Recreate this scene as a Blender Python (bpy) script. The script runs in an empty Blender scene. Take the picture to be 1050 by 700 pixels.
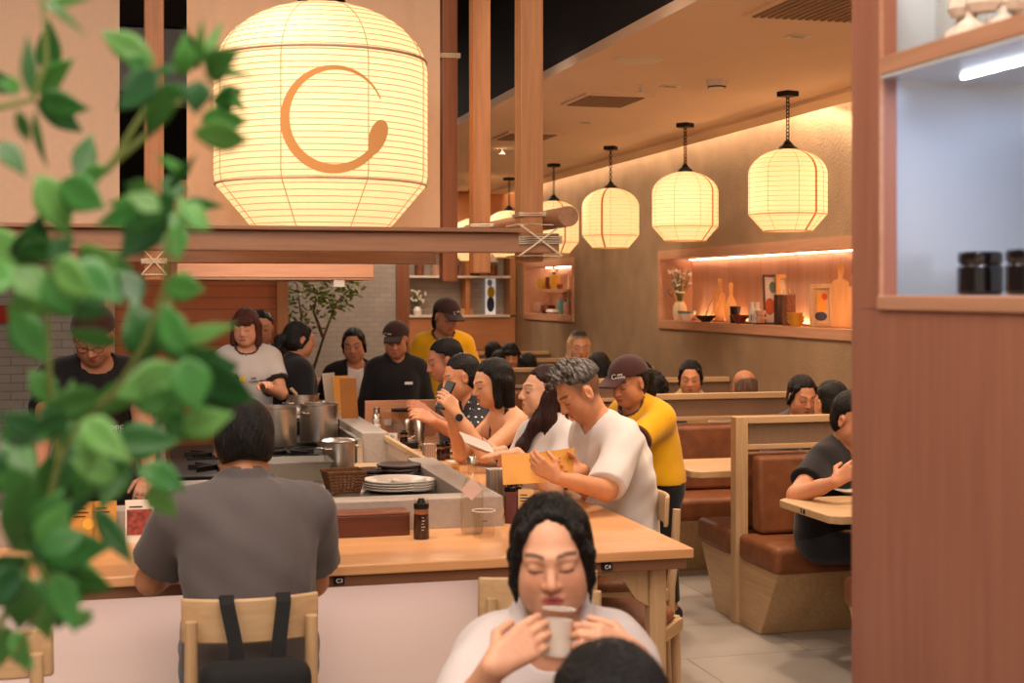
import bpy, math, random
import numpy as np
from mathutils import Vector, Matrix
random.seed(7); rng = np.random.default_rng(7)
PI = math.pi
sc = bpy.context.scene
COL = sc.collection
# ---- camera: 50 mm, level, turned 14.8 degrees to the right of the room's depth axis (+Y)
F_PX = 1458.0; EYE = 1.65; YAW = math.atan(385/1458.0)
SA, CA = math.sin(YAW), math.cos(YAW)
def P(px, py, d):
    u = (px-525)*d/F_PX
    return Vector((d*SA+u*CA, d*CA-u*SA, EYE-(py-300)*d/F_PX))
def onZ(px, py, Z): return P(px, py, F_PX*(EYE-Z)/(py-300))
def onX(px, py, X): return P(px, py, F_PX*X/((px-140)*CA))
def onY(px, py, Y): return P(px, py, Y/(CA-(px-525)/F_PX*SA))
cam_d = bpy.data.cameras.new('camera'); cam = bpy.data.objects.new('camera', cam_d); COL.objects.link(cam)
cam_d.lens = 50*1458/1458.33; cam_d.sensor_width = 36; cam_d.shift_y = -50/1050
cam.location = (0, 0, EYE); cam.rotation_euler = (PI/2, 0, -YAW)
cam_d.dof.use_dof = True; cam_d.dof.focus_distance = 6.3; cam_d.dof.aperture_fstop = 4.2
cam_d.clip_start = .05
sc.camera = cam
# ---- materials
def lin(h):
    h = h.lstrip('#'); v = [int(h[i:i+2], 16)/255 for i in (0, 2, 4)]
    return tuple(x/12.92 if x <= .04045 else ((x+.055)/1.055)**2.4 for x in v)+(1,)
MATS = {}
def base(name):
    m = bpy.data.materials.new(name); m.use_nodes = True; MATS[name] = m
    nt = m.node_tree; return m, nt, nt.nodes['Principled BSDF']
def pm(name, col, rough=.5, metal=0., var=.12, scale=8., stretch=(1, 1, 1), bump=0., bscale=None, spec=.5, coat=0., trans=0., sheen=0., ior=1.45, alpha=1., detail=4.):
    m, nt, b = base(name); L = nt.links.new
    c = lin(col) if isinstance(col, str) else col
    b.inputs['Roughness'].default_value = rough; b.inputs['Metallic'].default_value = metal
    b.inputs['Specular IOR Level'].default_value = spec; b.inputs['Coat Weight'].default_value = coat
    b.inputs['Transmission Weight'].default_value = trans; b.inputs['IOR'].default_value = ior
    b.inputs['Sheen Weight'].default_value = sheen; b.inputs['Alpha'].default_value = alpha
    b.inputs['Base Color'].default_value = c
    if var or bump:
        tc = nt.nodes.new('ShaderNodeTexCoord'); mp = nt.nodes.new('ShaderNodeMapping'); mp.inputs['Scale'].default_value = stretch
        L(tc.outputs['Object'], mp.inputs['Vector'])
        if var:
            n = nt.nodes.new('ShaderNodeTexNoise'); n.inputs['Scale'].default_value = scale; n.inputs['Detail'].default_value = detail
            L(mp.outputs[0], n.inputs['Vector'])
            r = nt.nodes.new('ShaderNodeValToRGB'); r.color_ramp.elements[0].position = .3; r.color_ramp.elements[1].position = .7
            r.color_ramp.elements[0].color = tuple(x*(1-var) for x in c[:3])+(1,); r.color_ramp.elements[1].color = tuple(min(1, x*(1+var)) for x in c[:3])+(1,)
            L(n.outputs['Fac'], r.inputs[0]); L(r.outputs[0], b.inputs['Base Color'])
        if bump:
            n2 = nt.nodes.new('ShaderNodeTexNoise'); n2.inputs['Scale'].default_value = bscale or scale; n2.inputs['Detail'].default_value = detail
            L(mp.outputs[0], n2.inputs['Vector'])
            bp = nt.nodes.new('ShaderNodeBump'); bp.inputs['Strength'].default_value = bump; bp.inputs['Distance'].default_value = .01
            L(n2.outputs['Fac'], bp.inputs['Height']); L(bp.outputs[0], b.inputs['Normal'])
    return m
def wood(name, c1, c2, axis='z', scale=6., rough=.45, fine=1.):
    """straight-grained wood, grain along the axis"""
    m, nt, b = base(name); L = nt.links.new
    tc = nt.nodes.new('ShaderNodeTexCoord'); mp = nt.nodes.new('ShaderNodeMapping')
    st = {'x': (.06, 1, 1), 'y': (1, .06, 1), 'z': (1, 1, .06)}[axis]
    mp.inputs['Scale'].default_value = st; L(tc.outputs['Object'], mp.inputs['Vector'])
    n1 = nt.nodes.new('ShaderNodeTexNoise'); n1.inputs['Scale'].default_value = scale; n1.inputs['Detail'].default_value = 3
    n2 = nt.nodes.new('ShaderNodeTexNoise'); n2.inputs['Scale'].default_value = scale*9*fine; n2.inputs['Detail'].default_value = 5
    L(mp.outputs[0], n1.inputs['Vector']); L(mp.outputs[0], n2.inputs['Vector'])
    mx = nt.nodes.new('ShaderNodeMix'); mx.inputs['Factor'].default_value = .45
    L(n1.outputs['Fac'], mx.inputs['A']); L(n2.outputs['Fac'], mx.inputs['B'])
    r = nt.nodes.new('ShaderNodeValToRGB'); r.color_ramp.elements[0].position = .36; r.color_ramp.elements[1].position = .64
    r.color_ramp.elements[0].color = lin(c1); r.color_ramp.elements[1].color = lin(c2)
    L(mx.outputs['Result'], r.inputs[0]); L(r.outputs[0], b.inputs['Base Color'])
    bp = nt.nodes.new('ShaderNodeBump'); bp.inputs['Strength'].default_value = .08; bp.inputs['Distance'].default_value = .003
    L(n2.outputs['Fac'], bp.inputs['Height']); L(bp.outputs[0], b.inputs['Normal'])
    b.inputs['Roughness'].default_value = rough
    return m
def attrmat(name, rough=.55, sss=0., spec=.4, bump=0., bscale=300., sheen=0., var=.08, vscale=30., stretch=(1, 1, 1)):
    m, nt, b = base(name); L = nt.links.new
    a = nt.nodes.new('ShaderNodeAttribute'); a.attribute_name = 'Col'
    tc = nt.nodes.new('ShaderNodeTexCoord'); mp = nt.nodes.new('ShaderNodeMapping'); mp.inputs['Scale'].default_value = stretch
    L(tc.outputs['Object'], mp.inputs['Vector'])
    n = nt.nodes.new('ShaderNodeTexNoise'); n.inputs['Scale'].default_value = vscale; n.inputs['Detail'].default_value = 4
    L(mp.outputs[0], n.inputs['Vector'])
    mr = nt.nodes.new('ShaderNodeMapRange'); mr.inputs['From Min'].default_value = .3; mr.inputs['From Max'].default_value = .7
    mr.inputs['To Min'].default_value = 1-var; mr.inputs['To Max'].default_value = 1+var
    L(n.outputs['Fac'], mr.inputs['Value'])
    mx = nt.nodes.new('ShaderNodeVectorMath'); mx.operation = 'SCALE'
    L(a.outputs['Color'], mx.inputs[0]); L(mr.outputs[0], mx.inputs['Scale']); L(mx.outputs[0], b.inputs['Base Color'])
    b.inputs['Roughness'].default_value = rough; b.inputs['Specular IOR Level'].default_value = spec; b.inputs['Sheen Weight'].default_value = sheen
    if sss:
        b.inputs['Subsurface Weight'].default_value = sss; b.inputs['Subsurface Radius'].default_value = (1, .35, .2); b.inputs['Subsurface Scale'].default_value = .008
    if bump:
        n2 = nt.nodes.new('ShaderNodeTexNoise'); n2.inputs['Scale'].default_value = bscale; n2.inputs['Detail'].default_value = 3
        L(mp.outputs[0], n2.inputs['Vector'])
        bp = nt.nodes.new('ShaderNodeBump'); bp.inputs['Strength'].default_value = bump; bp.inputs['Distance'].default_value = .004
        L(n2.outputs['Fac'], bp.inputs['Height']); L(bp.outputs[0], b.inputs['Normal'])
    return m
def emit(name, col, strength):
    m, nt, b = base(name)
    b.inputs['Base Color'].default_value = lin(col); b.inputs['Emission Color'].default_value = lin(col); b.inputs['Emission Strength'].default_value = strength
    return m
def tiles(name, c, grout, w, h, mortar, rough=.35, plane='xz', off=.5):
    m, nt, b = base(name); L = nt.links.new
    tc = nt.nodes.new('ShaderNodeTexCoord'); sp = nt.nodes.new('ShaderNodeSeparateXYZ'); cb = nt.nodes.new('ShaderNodeCombineXYZ')
    L(tc.outputs['Object'], sp.inputs[0])
    a, d = {'xz': (0, 2), 'yz': (1, 2), 'xy': (0, 1)}[plane]
    L(sp.outputs[a], cb.inputs[0]); L(sp.outputs[d], cb.inputs[1])
    bt = nt.nodes.new('ShaderNodeTexBrick'); bt.inputs['Scale'].default_value = 1; bt.inputs['Brick Width'].default_value = w; bt.inputs['Row Height'].default_value = h
    bt.inputs['Mortar Size'].default_value = mortar; bt.offset = off
    bt.inputs['Color1'].default_value = lin(c); bt.inputs['Color2'].default_value = tuple(x*.88 for x in lin(c)[:3])+(1,); bt.inputs['Mortar'].default_value = lin(grout)
    L(cb.outputs[0], bt.inputs['Vector']); 
    n = nt.nodes.new('ShaderNodeTexNoise'); n.inputs['Scale'].default_value = 3; n.inputs['Detail'].default_value = 5; L(tc.outputs['Object'], n.inputs['Vector'])
    mr = nt.nodes.new('ShaderNodeMapRange'); mr.inputs['To Min'].default_value = .8; mr.inputs['To Max'].default_value = 1.2; L(n.outputs['Fac'], mr.inputs['Value'])
    mx = nt.nodes.new('ShaderNodeVectorMath'); mx.operation = 'SCALE'; L(bt.outputs['Color'], mx.inputs[0]); L(mr.outputs[0], mx.inputs['Scale']); L(mx.outputs[0], b.inputs['Base Color'])
    bp = nt.nodes.new('ShaderNodeBump'); bp.inputs['Strength'].default_value = .4; bp.inputs['Distance'].default_value = .003; bp.invert = True
    L(bt.outputs['Fac'], bp.inputs['Height']); L(bp.outputs[0], b.inputs['Normal'])
    b.inputs['Roughness'].default_value = rough
    return m
# ---- mesh builder: boxes, tubes, lathes, prisms collected into ONE mesh object
class MB:
    def __init__(s): s.v = []; s.f = []; s.mi = []; s.cur = 0
    def add(s, vs, fs):
        o = len(s.v); s.v += [tuple(p) for p in vs]; s.f += [tuple(i+o for i in f) for f in fs]; s.mi += [s.cur]*len(fs); return s
    def mat(s, i): s.cur = i; return s
    def box(s, x0, x1, y0, y1, z0, z1):
        vs = [(x, y, z) for z in (z0, z1) for y in (y0, y1) for x in (x0, x1)]
        return s.add(vs, [(0, 2, 3, 1), (4, 5, 7, 6), (0, 1, 5, 4), (2, 6, 7, 3), (0, 4, 6, 2), (1, 3, 7, 5)])
    def obox(s, c, ax, ay, az, sx, sy, sz):
        c = Vector(c); ax, ay, az = (Vector(q).normalized() for q in (ax, ay, az))
        vs = [c+ax*(i*sx/2)+ay*(j*sy/2)+az*(k*sz/2) for k in (-1, 1) for j in (-1, 1) for i in (-1, 1)]
        return s.add(vs, [(0, 2, 3, 1), (4, 5, 7, 6), (0, 1, 5, 4), (2, 6, 7, 3), (0, 4, 6, 2), (1, 3, 7, 5)])
    def tube(s, pts, r, n=10, close=False, cap=True):
        pts = [Vector(p) for p in pts]; N = len(pts); rr = r if isinstance(r, (list, tuple)) else [r]*N
        vs = []; up = Vector((0, 0, 1)); prev = None
        for i, p in enumerate(pts):
            if close: t = pts[(i+1) % N]-pts[i-1]
            else: t = pts[min(i+1, N-1)]-pts[max(i-1, 0)]
            t.normalize()
            if prev is None:
                a = t.cross(up) if abs(t.dot(up)) < .95 else t.cross(Vector((1, 0, 0)))
            else: a = prev-t*prev.dot(t)
            a.normalize(); prev = a; b = t.cross(a)
            vs += [p+(a*math.cos(2*PI*k/n)+b*math.sin(2*PI*k/n))*rr[i] for k in range(n)]
        fs = [(i*n+k, i*n+(k+1) % n, (i+1)*n+(k+1) % n, (i+1)*n+k) for i in range(N-1) for k in range(n)]
        if close: fs += [((N-1)*n+k, (N-1)*n+(k+1) % n, (k+1) % n, k) for k in range(n)]
        elif cap: fs += [tuple(range(n))[::-1], tuple((N-1)*n+k for k in range(n))]
        return s.add(vs, fs)
    def lathe(s, prof, c=(0, 0, 0), n=24, ax=None):
        """prof [(r,z)...] turned about z through c"""
        c = Vector(c); vs = []; N = len(prof)
        M = Matrix.Identity(3) if ax is None else Vector((0, 0, 1)).rotation_difference(Vector(ax)).to_matrix()
        for r, z in prof:
            vs += [c+M @ Vector((max(r, 1e-5)*math.cos(2*PI*k/n), max(r, 1e-5)*math.sin(2*PI*k/n), z)) for k in range(n)]
        fs = [(i*n+k, i*n+(k+1) % n, (i+1)*n+(k+1) % n, (i+1)*n+k) for i in range(N-1) for k in range(n)]
        return s.add(vs, fs)
    def prism(s, poly, a0, a1, axis='z'):
        """poly in the two other axes, extruded along axis"""
        def q(u, v, w): return {'z': (u, v, w), 'y': (u, w, v), 'x': (w, u, v)}[axis]
        n = len(poly); vs = [q(u, v, a0) for u, v in poly]+[q(u, v, a1) for u, v in poly]
        fs = [tuple(range(n))[::-1], tuple(range(n, 2*n))]+[(i, (i+1) % n, n+(i+1) % n, n+i) for i in range(n)]
        return s.add(vs, fs)
    def ball(s, c, r, nu=16, nv=10, rot=None):
        r = r if isinstance(r, (tuple, list)) else (r, r, r); c = Vector(c); vs = []
        for j in range(nv+1):
            th = PI*j/nv
            for i in range(nu):
                p = Vector((r[0]*math.sin(th)*math.cos(2*PI*i/nu), r[1]*math.sin(th)*math.sin(2*PI*i/nu), r[2]*math.cos(th)))
                vs.append(c+(rot @ p if rot else p))
        fs = [(j*nu+i, (j+1)*nu+i, (j+1)*nu+(i+1) % nu, j*nu+(i+1) % nu) for j in range(nv) for i in range(nu)]
        return s.add(vs, fs)
    def build(s, name, mats, parent=None, bevel=0., smooth=False, seg=2, auto=35, loc=None):
        me = bpy.data.meshes.new(name); me.from_pydata(s.v, [], s.f)
        for m in (mats if isinstance(mats, (list, tuple)) else [mats]): me.materials.append(m)
        for p, i in zip(me.polygons, s.mi): p.material_index = i
        import bmesh
        bm = bmesh.new(); bm.from_mesh(me); bmesh.ops.remove_doubles(bm, verts=bm.verts, dist=1e-5); bmesh.ops.recalc_face_normals(bm, faces=bm.faces)
        if smooth:
            for e in bm.edges:
                if len(e.link_faces) == 2 and e.calc_face_angle(0) > math.radians(auto): e.smooth = False
            for f in bm.faces: f.smooth = True
        bm.to_mesh(me); bm.free()
        o = bpy.data.objects.new(name, me); COL.objects.link(o)
        if bevel:
            b = o.modifiers.new('bevel', 'BEVEL'); b.width = bevel; b.segments = seg; b.limit_method = 'ANGLE'; b.angle_limit = math.radians(40)
        if parent is not None: o.parent = parent
        if loc is not None: o.location = loc
        return o
def tag(o, label=None, cat=None, group=None, kind=None):
    if label: o['label'] = label
    if cat: o['category'] = cat
    if group: o['group'] = group
    if kind: o['kind'] = kind
    return o
def thing(name, label, cat, loc=(0, 0, 0), rz=0., group=None):
    o = bpy.data.objects.new(name, None); COL.objects.link(o); o.empty_display_size = .05
    o.location = loc; o.rotation_euler = (0, 0, rz); return tag(o, label, cat, group)
def struct(name, mb, m, bevel=0., label=None, cat=None): 
    o = mb.build(name, m, None, bevel); tag(o, label or name.replace('_', ' '), cat or name.split('_')[0], kind='structure'); return o
def kids(o): return [c for c in bpy.data.objects if c.parent == o]
def dup(root, loc, rz=0., label=None, group=None, scale=None):
    ch = kids(root); r = root.copy(); COL.objects.link(r); r.location = loc; r.rotation_euler = (0, 0, rz)
    if scale: r.scale = scale
    if label: r['label'] = label
    if group: r['group'] = group
    for c in ch:
        g = kids(c); d = c.copy(); COL.objects.link(d); d.parent = r
        for e in g:
            k = e.copy(); COL.objects.link(k); k.parent = d
    return r
def text(s, name, m, size, M, parent=None, ext=.0008, align='CENTER', spacing=1.):
    cu = bpy.data.curves.new(name, 'FONT'); cu.body = s; cu.size = size; cu.align_x = align; cu.align_y = 'CENTER'; cu.extrude = ext; cu.space_character = spacing
    t = bpy.data.objects.new(name, cu); me = bpy.data.meshes.new_from_object(t); me.materials.clear(); me.materials.append(m)
    o = bpy.data.objects.new(name, me); COL.objects.link(o); o.matrix_world = M
    bpy.data.objects.remove(t); bpy.data.curves.remove(cu)
    if parent is not None: o.parent = parent; o.matrix_parent_inverse = Matrix.Identity(4)
    return o
def frame(o, right, up):
    """4x4 whose x runs along right, y along up"""
    r = Vector(right).normalized(); u = Vector(up); u = (u-r*u.dot(r)).normalized(); n = r.cross(u)
    return Matrix(((r.x, u.x, n.x, o[0]), (r.y, u.y, n.y, o[1]), (r.z, u.z, n.z, o[2]), (0, 0, 0, 1)))
def area(name, loc, size, power, col, target=None, sy=None, spread=180):
    l = bpy.data.lights.new(name, 'AREA'); l.energy = power; l.color = lin(col)[:3]; l.size = size; l.spread = math.radians(spread)
    if sy: l.shape = 'RECTANGLE'; l.size_y = sy
    o = bpy.data.objects.new(name, l); COL.objects.link(o); o.location = loc
    if target is not None: o.rotation_euler = (Vector(target)-Vector(loc)).to_track_quat('-Z', 'Y').to_euler()
    return o
def point(name, loc, power, col, r=.05):
    l = bpy.data.lights.new(name, 'POINT'); l.energy = power; l.color = lin(col)[:3]; l.shadow_soft_size = r
    o = bpy.data.objects.new(name, l); COL.objects.link(o); o.location = loc; return o
def spot(name, loc, target, power, col, angle=70, blend=.8, r=.05):
    l = bpy.data.lights.new(name, 'SPOT'); l.energy = power; l.color = lin(col)[:3]; l.shadow_soft_size = r; l.spot_size = math.radians(angle); l.spot_blend = blend
    o = bpy.data.objects.new(name, l); COL.objects.link(o); o.location = loc
    o.rotation_euler = (Vector(target)-Vector(loc)).to_track_quat('-Z', 'Y').to_euler(); return o
# ================= materials of the place
M_counter = wood('counter_wood', '#c98f5c', '#dba673', 'x', 5, .35)
M_counter_edge = wood('counter_edge_wood', '#6e472d', '#86573a', 'x', 5, .45)
M_pale = wood('pale_wood', '#b38f66', '#c9a87e', 'z', 6, .45)
M_palex = wood('pale_wood_across', '#b38f66', '#c9a87e', 'x', 6, .45)
M_paley = wood('pale_wood_along', '#b38f66', '#c9a87e', 'y', 6, .45)
M_post = wood('post_wood', '#9c6236', '#b87e4e', 'z', 7, .5)
M_postdark = wood('post_wood_dark', '#7c4526', '#945a35', 'z', 7, .5)
M_beamx = wood('beam_wood', '#875b3e', '#a07252', 'x', 7, .5)
M_beamy = wood('beam_wood_along', '#875b3e', '#a07252', 'y', 7, .5)
M_panel = wood('panel_wood', '#845240', '#98654f', 'z', 5, .5)
M_niche = wood('niche_wood', '#bf8c6a', '#d2a282', 'z', 6, .5)
M_nichey = wood('niche_wood_along', '#b98560', '#cc9a78', 'y', 6, .5)
M_hood = wood('hood_wood', '#b87a54', '#cc906a', 'x', 7, .5)
M_shelfwall = wood('shelf_wall_wood', '#b06f42', '#c28352', 'x', 5, .5)
M_darkwood = wood('dark_red_wood', '#48200f', '#5e2d1a', 'x', 8, .35)
M_plank = tiles('plank_wall', '#a8592c', '#74391a', 3.0, .085, .003, .5)
M_kitkat = tiles('white_tile', '#aaa094', '#90867c', .14, .055, .003, .3)
M_grey_tile = tiles('grey_tile', '#9d938a', '#786f68', .17, .06, .004, .3)
M_floor = tiles('floor_tile', '#a59c90', '#7d756b', 1.2, .6, .004, .45, 'xy')
M_plaster = pm('brown_plaster', '#9f8566', .9, var=.14, scale=3.5, bump=.5, bscale=60)
M_ceil = pm('cream_ceiling', '#e6ccb0', .9, var=.02, scale=2)
M_black = pm('black_ceiling', '#1c1a1c', .8, var=.1)
M_duct = pm('duct_metal', '#4a4a50', .5, .6, var=.1)
M_stone = pm('stone_ledge', '#a3968a', .6, var=.07, scale=40, bump=.15, bscale=120)
M_white = pm('white_panel', '#e9d5cb', .7, var=.015, scale=2)
M_steel = pm('steel', '#d6cdc2', .30, 1., var=.06, scale=6, stretch=(1, 1, 12))
M_steelx = pm('steel_brushed', '#b5aea4', .42, 1., var=.08, scale=6, stretch=(12, 1, 1))
M_dsteel = pm('dark_steel', '#4b4744', .35, .9, var=.1)
M_iron = pm('black_metal', '#161413', .45, .4, var=.1)
M_leather = pm('brown_leather', '#7d4a2a', .5, var=.22, scale=14, bump=.15, bscale=120)
M_rope = pm('rope', '#d6c4a8', .9, var=.15, scale=80)
M_fabric = pm('screen_fabric', '#e3c2a6', .95, var=.02, scale=30)
M_plastic_w = pm('white_plastic', '#e3d6c6', .5, var=.02)
M_vent = pm('vent_grille', '#8f7358', .7, var=.05)
M_tagtxt = pm('tag_print', '#e8e4dc', .6, var=0)
M_glass = pm('clear_glass', '#f7f7f4', .02, var=0, trans=1., ior=1.45)
def glassy(name, col, rough, tr):
    """thin pane: part see-through, part milky"""
    m, nt, b = base(name); L = nt.links.new
    t = nt.nodes.new('ShaderNodeBsdfTransparent'); t.inputs[0].default_value = lin(col)
    mx = nt.nodes.new('ShaderNodeMixShader'); mx.inputs[0].default_value = tr
    b.inputs['Base Color'].default_value = lin(col); b.inputs['Roughness'].default_value = rough
    L(b.outputs[0], mx.inputs[1]); L(t.outputs[0], mx.inputs[2]); L(mx.outputs[0], nt.nodes['Material Output'].inputs[0])
    return m
def clear(name, col, ior=1.35):
    m, nt, b = base(name); L = nt.links.new; t = nt.nodes.new('ShaderNodeBsdfTransparent'); t.inputs[0].default_value = lin(col); g = nt.nodes.new('ShaderNodeBsdfGlossy'); g.inputs['Roughness'].default_value = .04
    f = nt.nodes.new('ShaderNodeLayerWeight'); f.inputs[0].default_value = .10; mn = nt.nodes.new('ShaderNodeMath'); mn.operation = 'MINIMUM'; mn.inputs[1].default_value = .12; L(f.outputs['Fresnel'], mn.inputs[0]); mx = nt.nodes.new('ShaderNodeMixShader'); L(mn.outputs[0], mx.inputs[0]); L(t.outputs[0], mx.inputs[1]); L(g.outputs[0], mx.inputs[2]); L(mx.outputs[0], nt.nodes['Material Output'].inputs[0]); return m
M_thin = clear('thin_glass', '#fdfcfa')
M_acryl = glassy('acrylic', '#d9cfc2', .1, .6)
def ribbed(name, col, tr):
    m = glassy(name, col, .35, tr); nt = m.node_tree; L = nt.links.new; b = nt.nodes['Principled BSDF']
    tc = nt.nodes.new('ShaderNodeTexCoord'); w = nt.nodes.new('ShaderNodeTexWave'); w.inputs['Scale'].default_value = 26; w.bands_direction = 'X'
    L(tc.outputs['Object'], w.inputs[0]); bp = nt.nodes.new('ShaderNodeBump'); bp.inputs['Strength'].default_value = .6; bp.inputs['Distance'].default_value = .01
    L(w.outputs['Fac'], bp.inputs['Height']); L(bp.outputs[0], b.inputs['Normal']); return m
M_ribbed = ribbed('ribbed_glass', '#a88a70', .35)

# ================= shell
struct('floor', MB().box(-5, 4.7, -1.5, 16.6, -.1, 0), M_floor)
XW = 4.25
NA = (6.9, 11.2, 1.40, 1.95); NB = (13.67, 15.5, 1.40, 1.955)
w = MB(); ys = [.8, NA[0], NA[1], NB[0], NB[1], 16.3]
for i in (0, 2, 4): w.box(XW, XW+.35, ys[i], ys[i+1], 0, 3.3)
for n in (NA, NB):
    w.box(XW, XW+.35, n[0], n[1], 0, n[2]); w.box(XW, XW+.35, n[0], n[1], n[3], 3.3)
    w.box(XW+.3, XW+.35, n[0], n[1], n[2], n[3])
struct('wall_right', w, M_plaster)
struct('ceiling', MB().box(2.20, 3.89, -1.5, 16.3, 2.81, 2.95), M_ceil, label='cream plaster ceiling over the booths')
struct('trim_1', MB().box(3.89, 4.10, -1.5, 16.3, 2.785, 2.95), M_ceil, label='dropped ceiling edge beside the light cove')
struct('trim_2', MB().box(2.153, 2.20, -1.5, 16.3, 2.81, 2.86), M_ceil, label='lip along the edge of the cream ceiling')
struct('trim_3', MB().box(2.156, 2.26, -1.5, 16.3, 2.862, 3.9), M_black, label='black bulkhead above the ceiling edge')
struct('ceiling_open', MB().box(-5, 2.3, -1.5, 16.3, 3.9, 4.0), M_black, label='open black ceiling over the kitchen')
struct('wall_left', MB().box(-5.1, -5, -1.5, 16.6, 0, 4), M_plaster)
struct('wall_kitchen', MB().box(-5, -.18, 10.5, 10.6, 0, 2.2), M_grey_tile, label='grey tiled kitchen wall behind the cook')
w = MB().box(-.18, 1.0, 10.5, 10.6, 0, 2.2)
struct('wall_planks', w, M_plank, label='kitchen wall of orange brown horizontal planks')
struct('trim_4', MB().box(.99, 1.07, 10.44, 10.62, 0, 2.2), M_post, label='wooden corner post of the plank wall')
struct('trim_5', MB().box(-.22, -.15, 10.45, 10.5, 0, 2.2), M_pale, label='pale wooden strip between tiles and planks')
struct('wall_back', MB().box(-.5, 2.86, 15.9, 16.0, 0, 2.5), M_kitkat, label='pale tiled wall at the far end')
struct('wall_far', MB().box(-5, 2.86, 16.2, 16.3, 0, 3.9), M_black, label='black wall above the tiles at the far end')
struct('wall_upper_back', MB().box(2.86, 4.3, 16.25, 16.35, 0, 3.9), M_plaster, label='plaster wall behind the open shelves')
# cove light between ceiling edge and wall
cv = MB().box(4.115, 4.135, .8, 16.2, 2.93, 2.945).build('cove_light', emit('cove_led', '#ffe6cc', 30.)); tag(cv, 'warm strip light hidden above the right wall', 'light')
# ================= display niches in the right wall
def niche(n, label, led=7., shelf=None):
    y0, y1, z0, z1 = n; cy = (y0+y1)/2; t = .022
    r = thing('display_niche', label, 'niche', (XW, cy, z0), 0)
    a = y0-cy; b = y1-cy; h = z1-z0
    MB().box(.27, .295, a, b, 0, h).build('back_panel', M_niche, r)
    MB().box(.225, .235, a+.03, b-.03, t, t+.014).build('lip', M_nichey, r)
    m = MB().box(0, .295, a, a+t, 0, h).box(0, .295, b-t, b, 0, h).box(0, .295, a, b, h-t, h).box(0, .295, a, b, 0, t)
    m.build('lining', M_nichey, r)
    MB().box(-.02, .0, a-.03, b+.03, -.045, t).box(-.02, 0, a-.03, b+.03, h-t, h+.05).box(-.02, 0, b-t, b+.03, t, h-t).box(-.02, 0, a-.03, a+t, t, h-t).build('frame', M_nichey, r)
    MB().box(.235, .239, a+.04, b-.04, h-t-.004, h-t-.001).build('light_strip', emit('niche_led', '#ffe6cc', led), r)
    if shelf: MB().box(.03, .27, shelf[0]-cy, shelf[1]-cy, shelf[2]-z0-.03, shelf[2]-z0).build('shelf', M_nichey, r)
    return r
niche(NA, 'long lit wooden niche full of crockery in the right wall', 34.)
niche(NB, 'small lit wooden niche with pots at the far end of the right wall', 60., (13.95, 14.95, 1.69))
# warm light standing behind the crockery at the foot of the niche
tag(MB().box(XW+.245, XW+.262, NA[0]+.1, NA[1]-.2, 1.424, 1.430).build('light_strip_low', emit('niche_led_low', '#ffd8a8', 45.)), 'thin strip light along the foot of the long niche', 'light')
# ================= shelf wall at the far end
r = thing('shelving_wall', 'wooden partition with open shelves at the far end', 'shelving', (3.55, 15.9, 0))
X0, X1 = 2.84-3.55, 4.24-3.55
MB().box(X0, X0+.15, -.02, .3, 0, 2.8).build('post', M_postdark, r)
MB().box(X1-.07, X1, -.02, .3, 1.39, 2.8).build('post', M_post, r)
MB().box(X0+.15, X1, 0, .3, .0, 1.37).build('base_panel', M_shelfwall, r)
MB().box(X0+.15, X1-.07, .0, .3, 2.2, 2.8).build('header', M_shelfwall, r)
MB().box(X0+.15, X1-.07, .28, .3, 1.39, 2.2).build('back_panel', M_kitkat, r)
for z in (1.37, 1.82): MB().box(X0+.15, X1-.07, -.03, .28, z, z+.025).build('shelf', M_plastic_w, r)
MB().box(.10, .15, .0, .28, 1.395, 2.2).build('upright', M_shelfwall, r)
MB().box(X0+.15, X1, -.004, 0, .99, 1.0).build('groove', M_postdark, r)
# low bench screen before the tiles
w = thing('bench_screen', 'low rosy wooden bench back below the tiled wall', 'bench', (2.3, 13.6, 0))
MB().box(-.75, 1.9, -.03, .03, 0, .80).build('panel', M_hood, w, bevel=.004); MB().box(-.76, 1.91, -.045, .045, .8, .835).build('top_rail', M_hood, w, bevel=.004)
# ================= open ceiling services
t = MB()
for x, z, rr in ((-1.2, 3.45, .17), (.9, 3.6, .12)): tag(MB().tube([(x, 2, z), (x, 15.5, z)], rr, 20).build('air_duct', M_duct, smooth=True), 'grey round air duct under the black ceiling, %s' % ('wider, over the cook' if rr > .15 else 'slimmer, near the bulkhead'), 'duct')
tag(MB().box(1.5, 1.58, 3.5, 15.5, 3.45, 3.5).build('hanging_cable_tray', M_duct), 'grey cable tray beside the black bulkhead', 'tray')
tag(MB().box(-.6, .5, 9.6, 10.3, 2.95, 3.4).build('air_vent_unit', M_dsteel, bevel=.02), 'dark ribbed air unit high above the plank wall', 'air unit')
def sprinkler(x, y, z=2.81, lab=''):
    m = MB().lathe([(0, 0), (.03, 0), (.03, -.006), (.008, -.008), (.008, -.04), (.022, -.042), (.022, -.046), (0, -.046)], (x, y, z), 12)
    tag(m.build('sprinkler', M_plastic_w, smooth=True), lab, 'sprinkler', 'ceiling sprinklers')
for px, py, lab in ((657, 87, 'white ceiling sprinkler nearest the round speaker'), (515, 152, 'white ceiling sprinkler near the far hanging lamp')):
    q = onZ(px, py, 2.81); sprinkler(q.x, q.y, 2.81, lab)
q = onZ(654, 61, 2.81); tag(MB().lathe([(0, -.004), (.11, -.006), (.125, 0), (.125, .002)], (q.x, q.y, 2.808), 32).build('ceiling_speaker', M_plastic_w, smooth=True), 'round white ceiling speaker', 'speaker')
q = onZ(735, 82, 2.81); r = thing('smoke_detector', 'white round smoke detector on the cream ceiling', 'detector', (q.x, q.y, 2.81))
MB().lathe([(0, -.045), (.04, -.045), (.055, -.03), (.06, 0)], (0, 0, 0), 24).build('body', M_plastic_w, r, smooth=True); MB().lathe([(.045, -.036), (.05, -.036), (.05, -.028), (.045, -.028)], (0, 0, -.006), 24).build('slot', M_iron, r)
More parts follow.
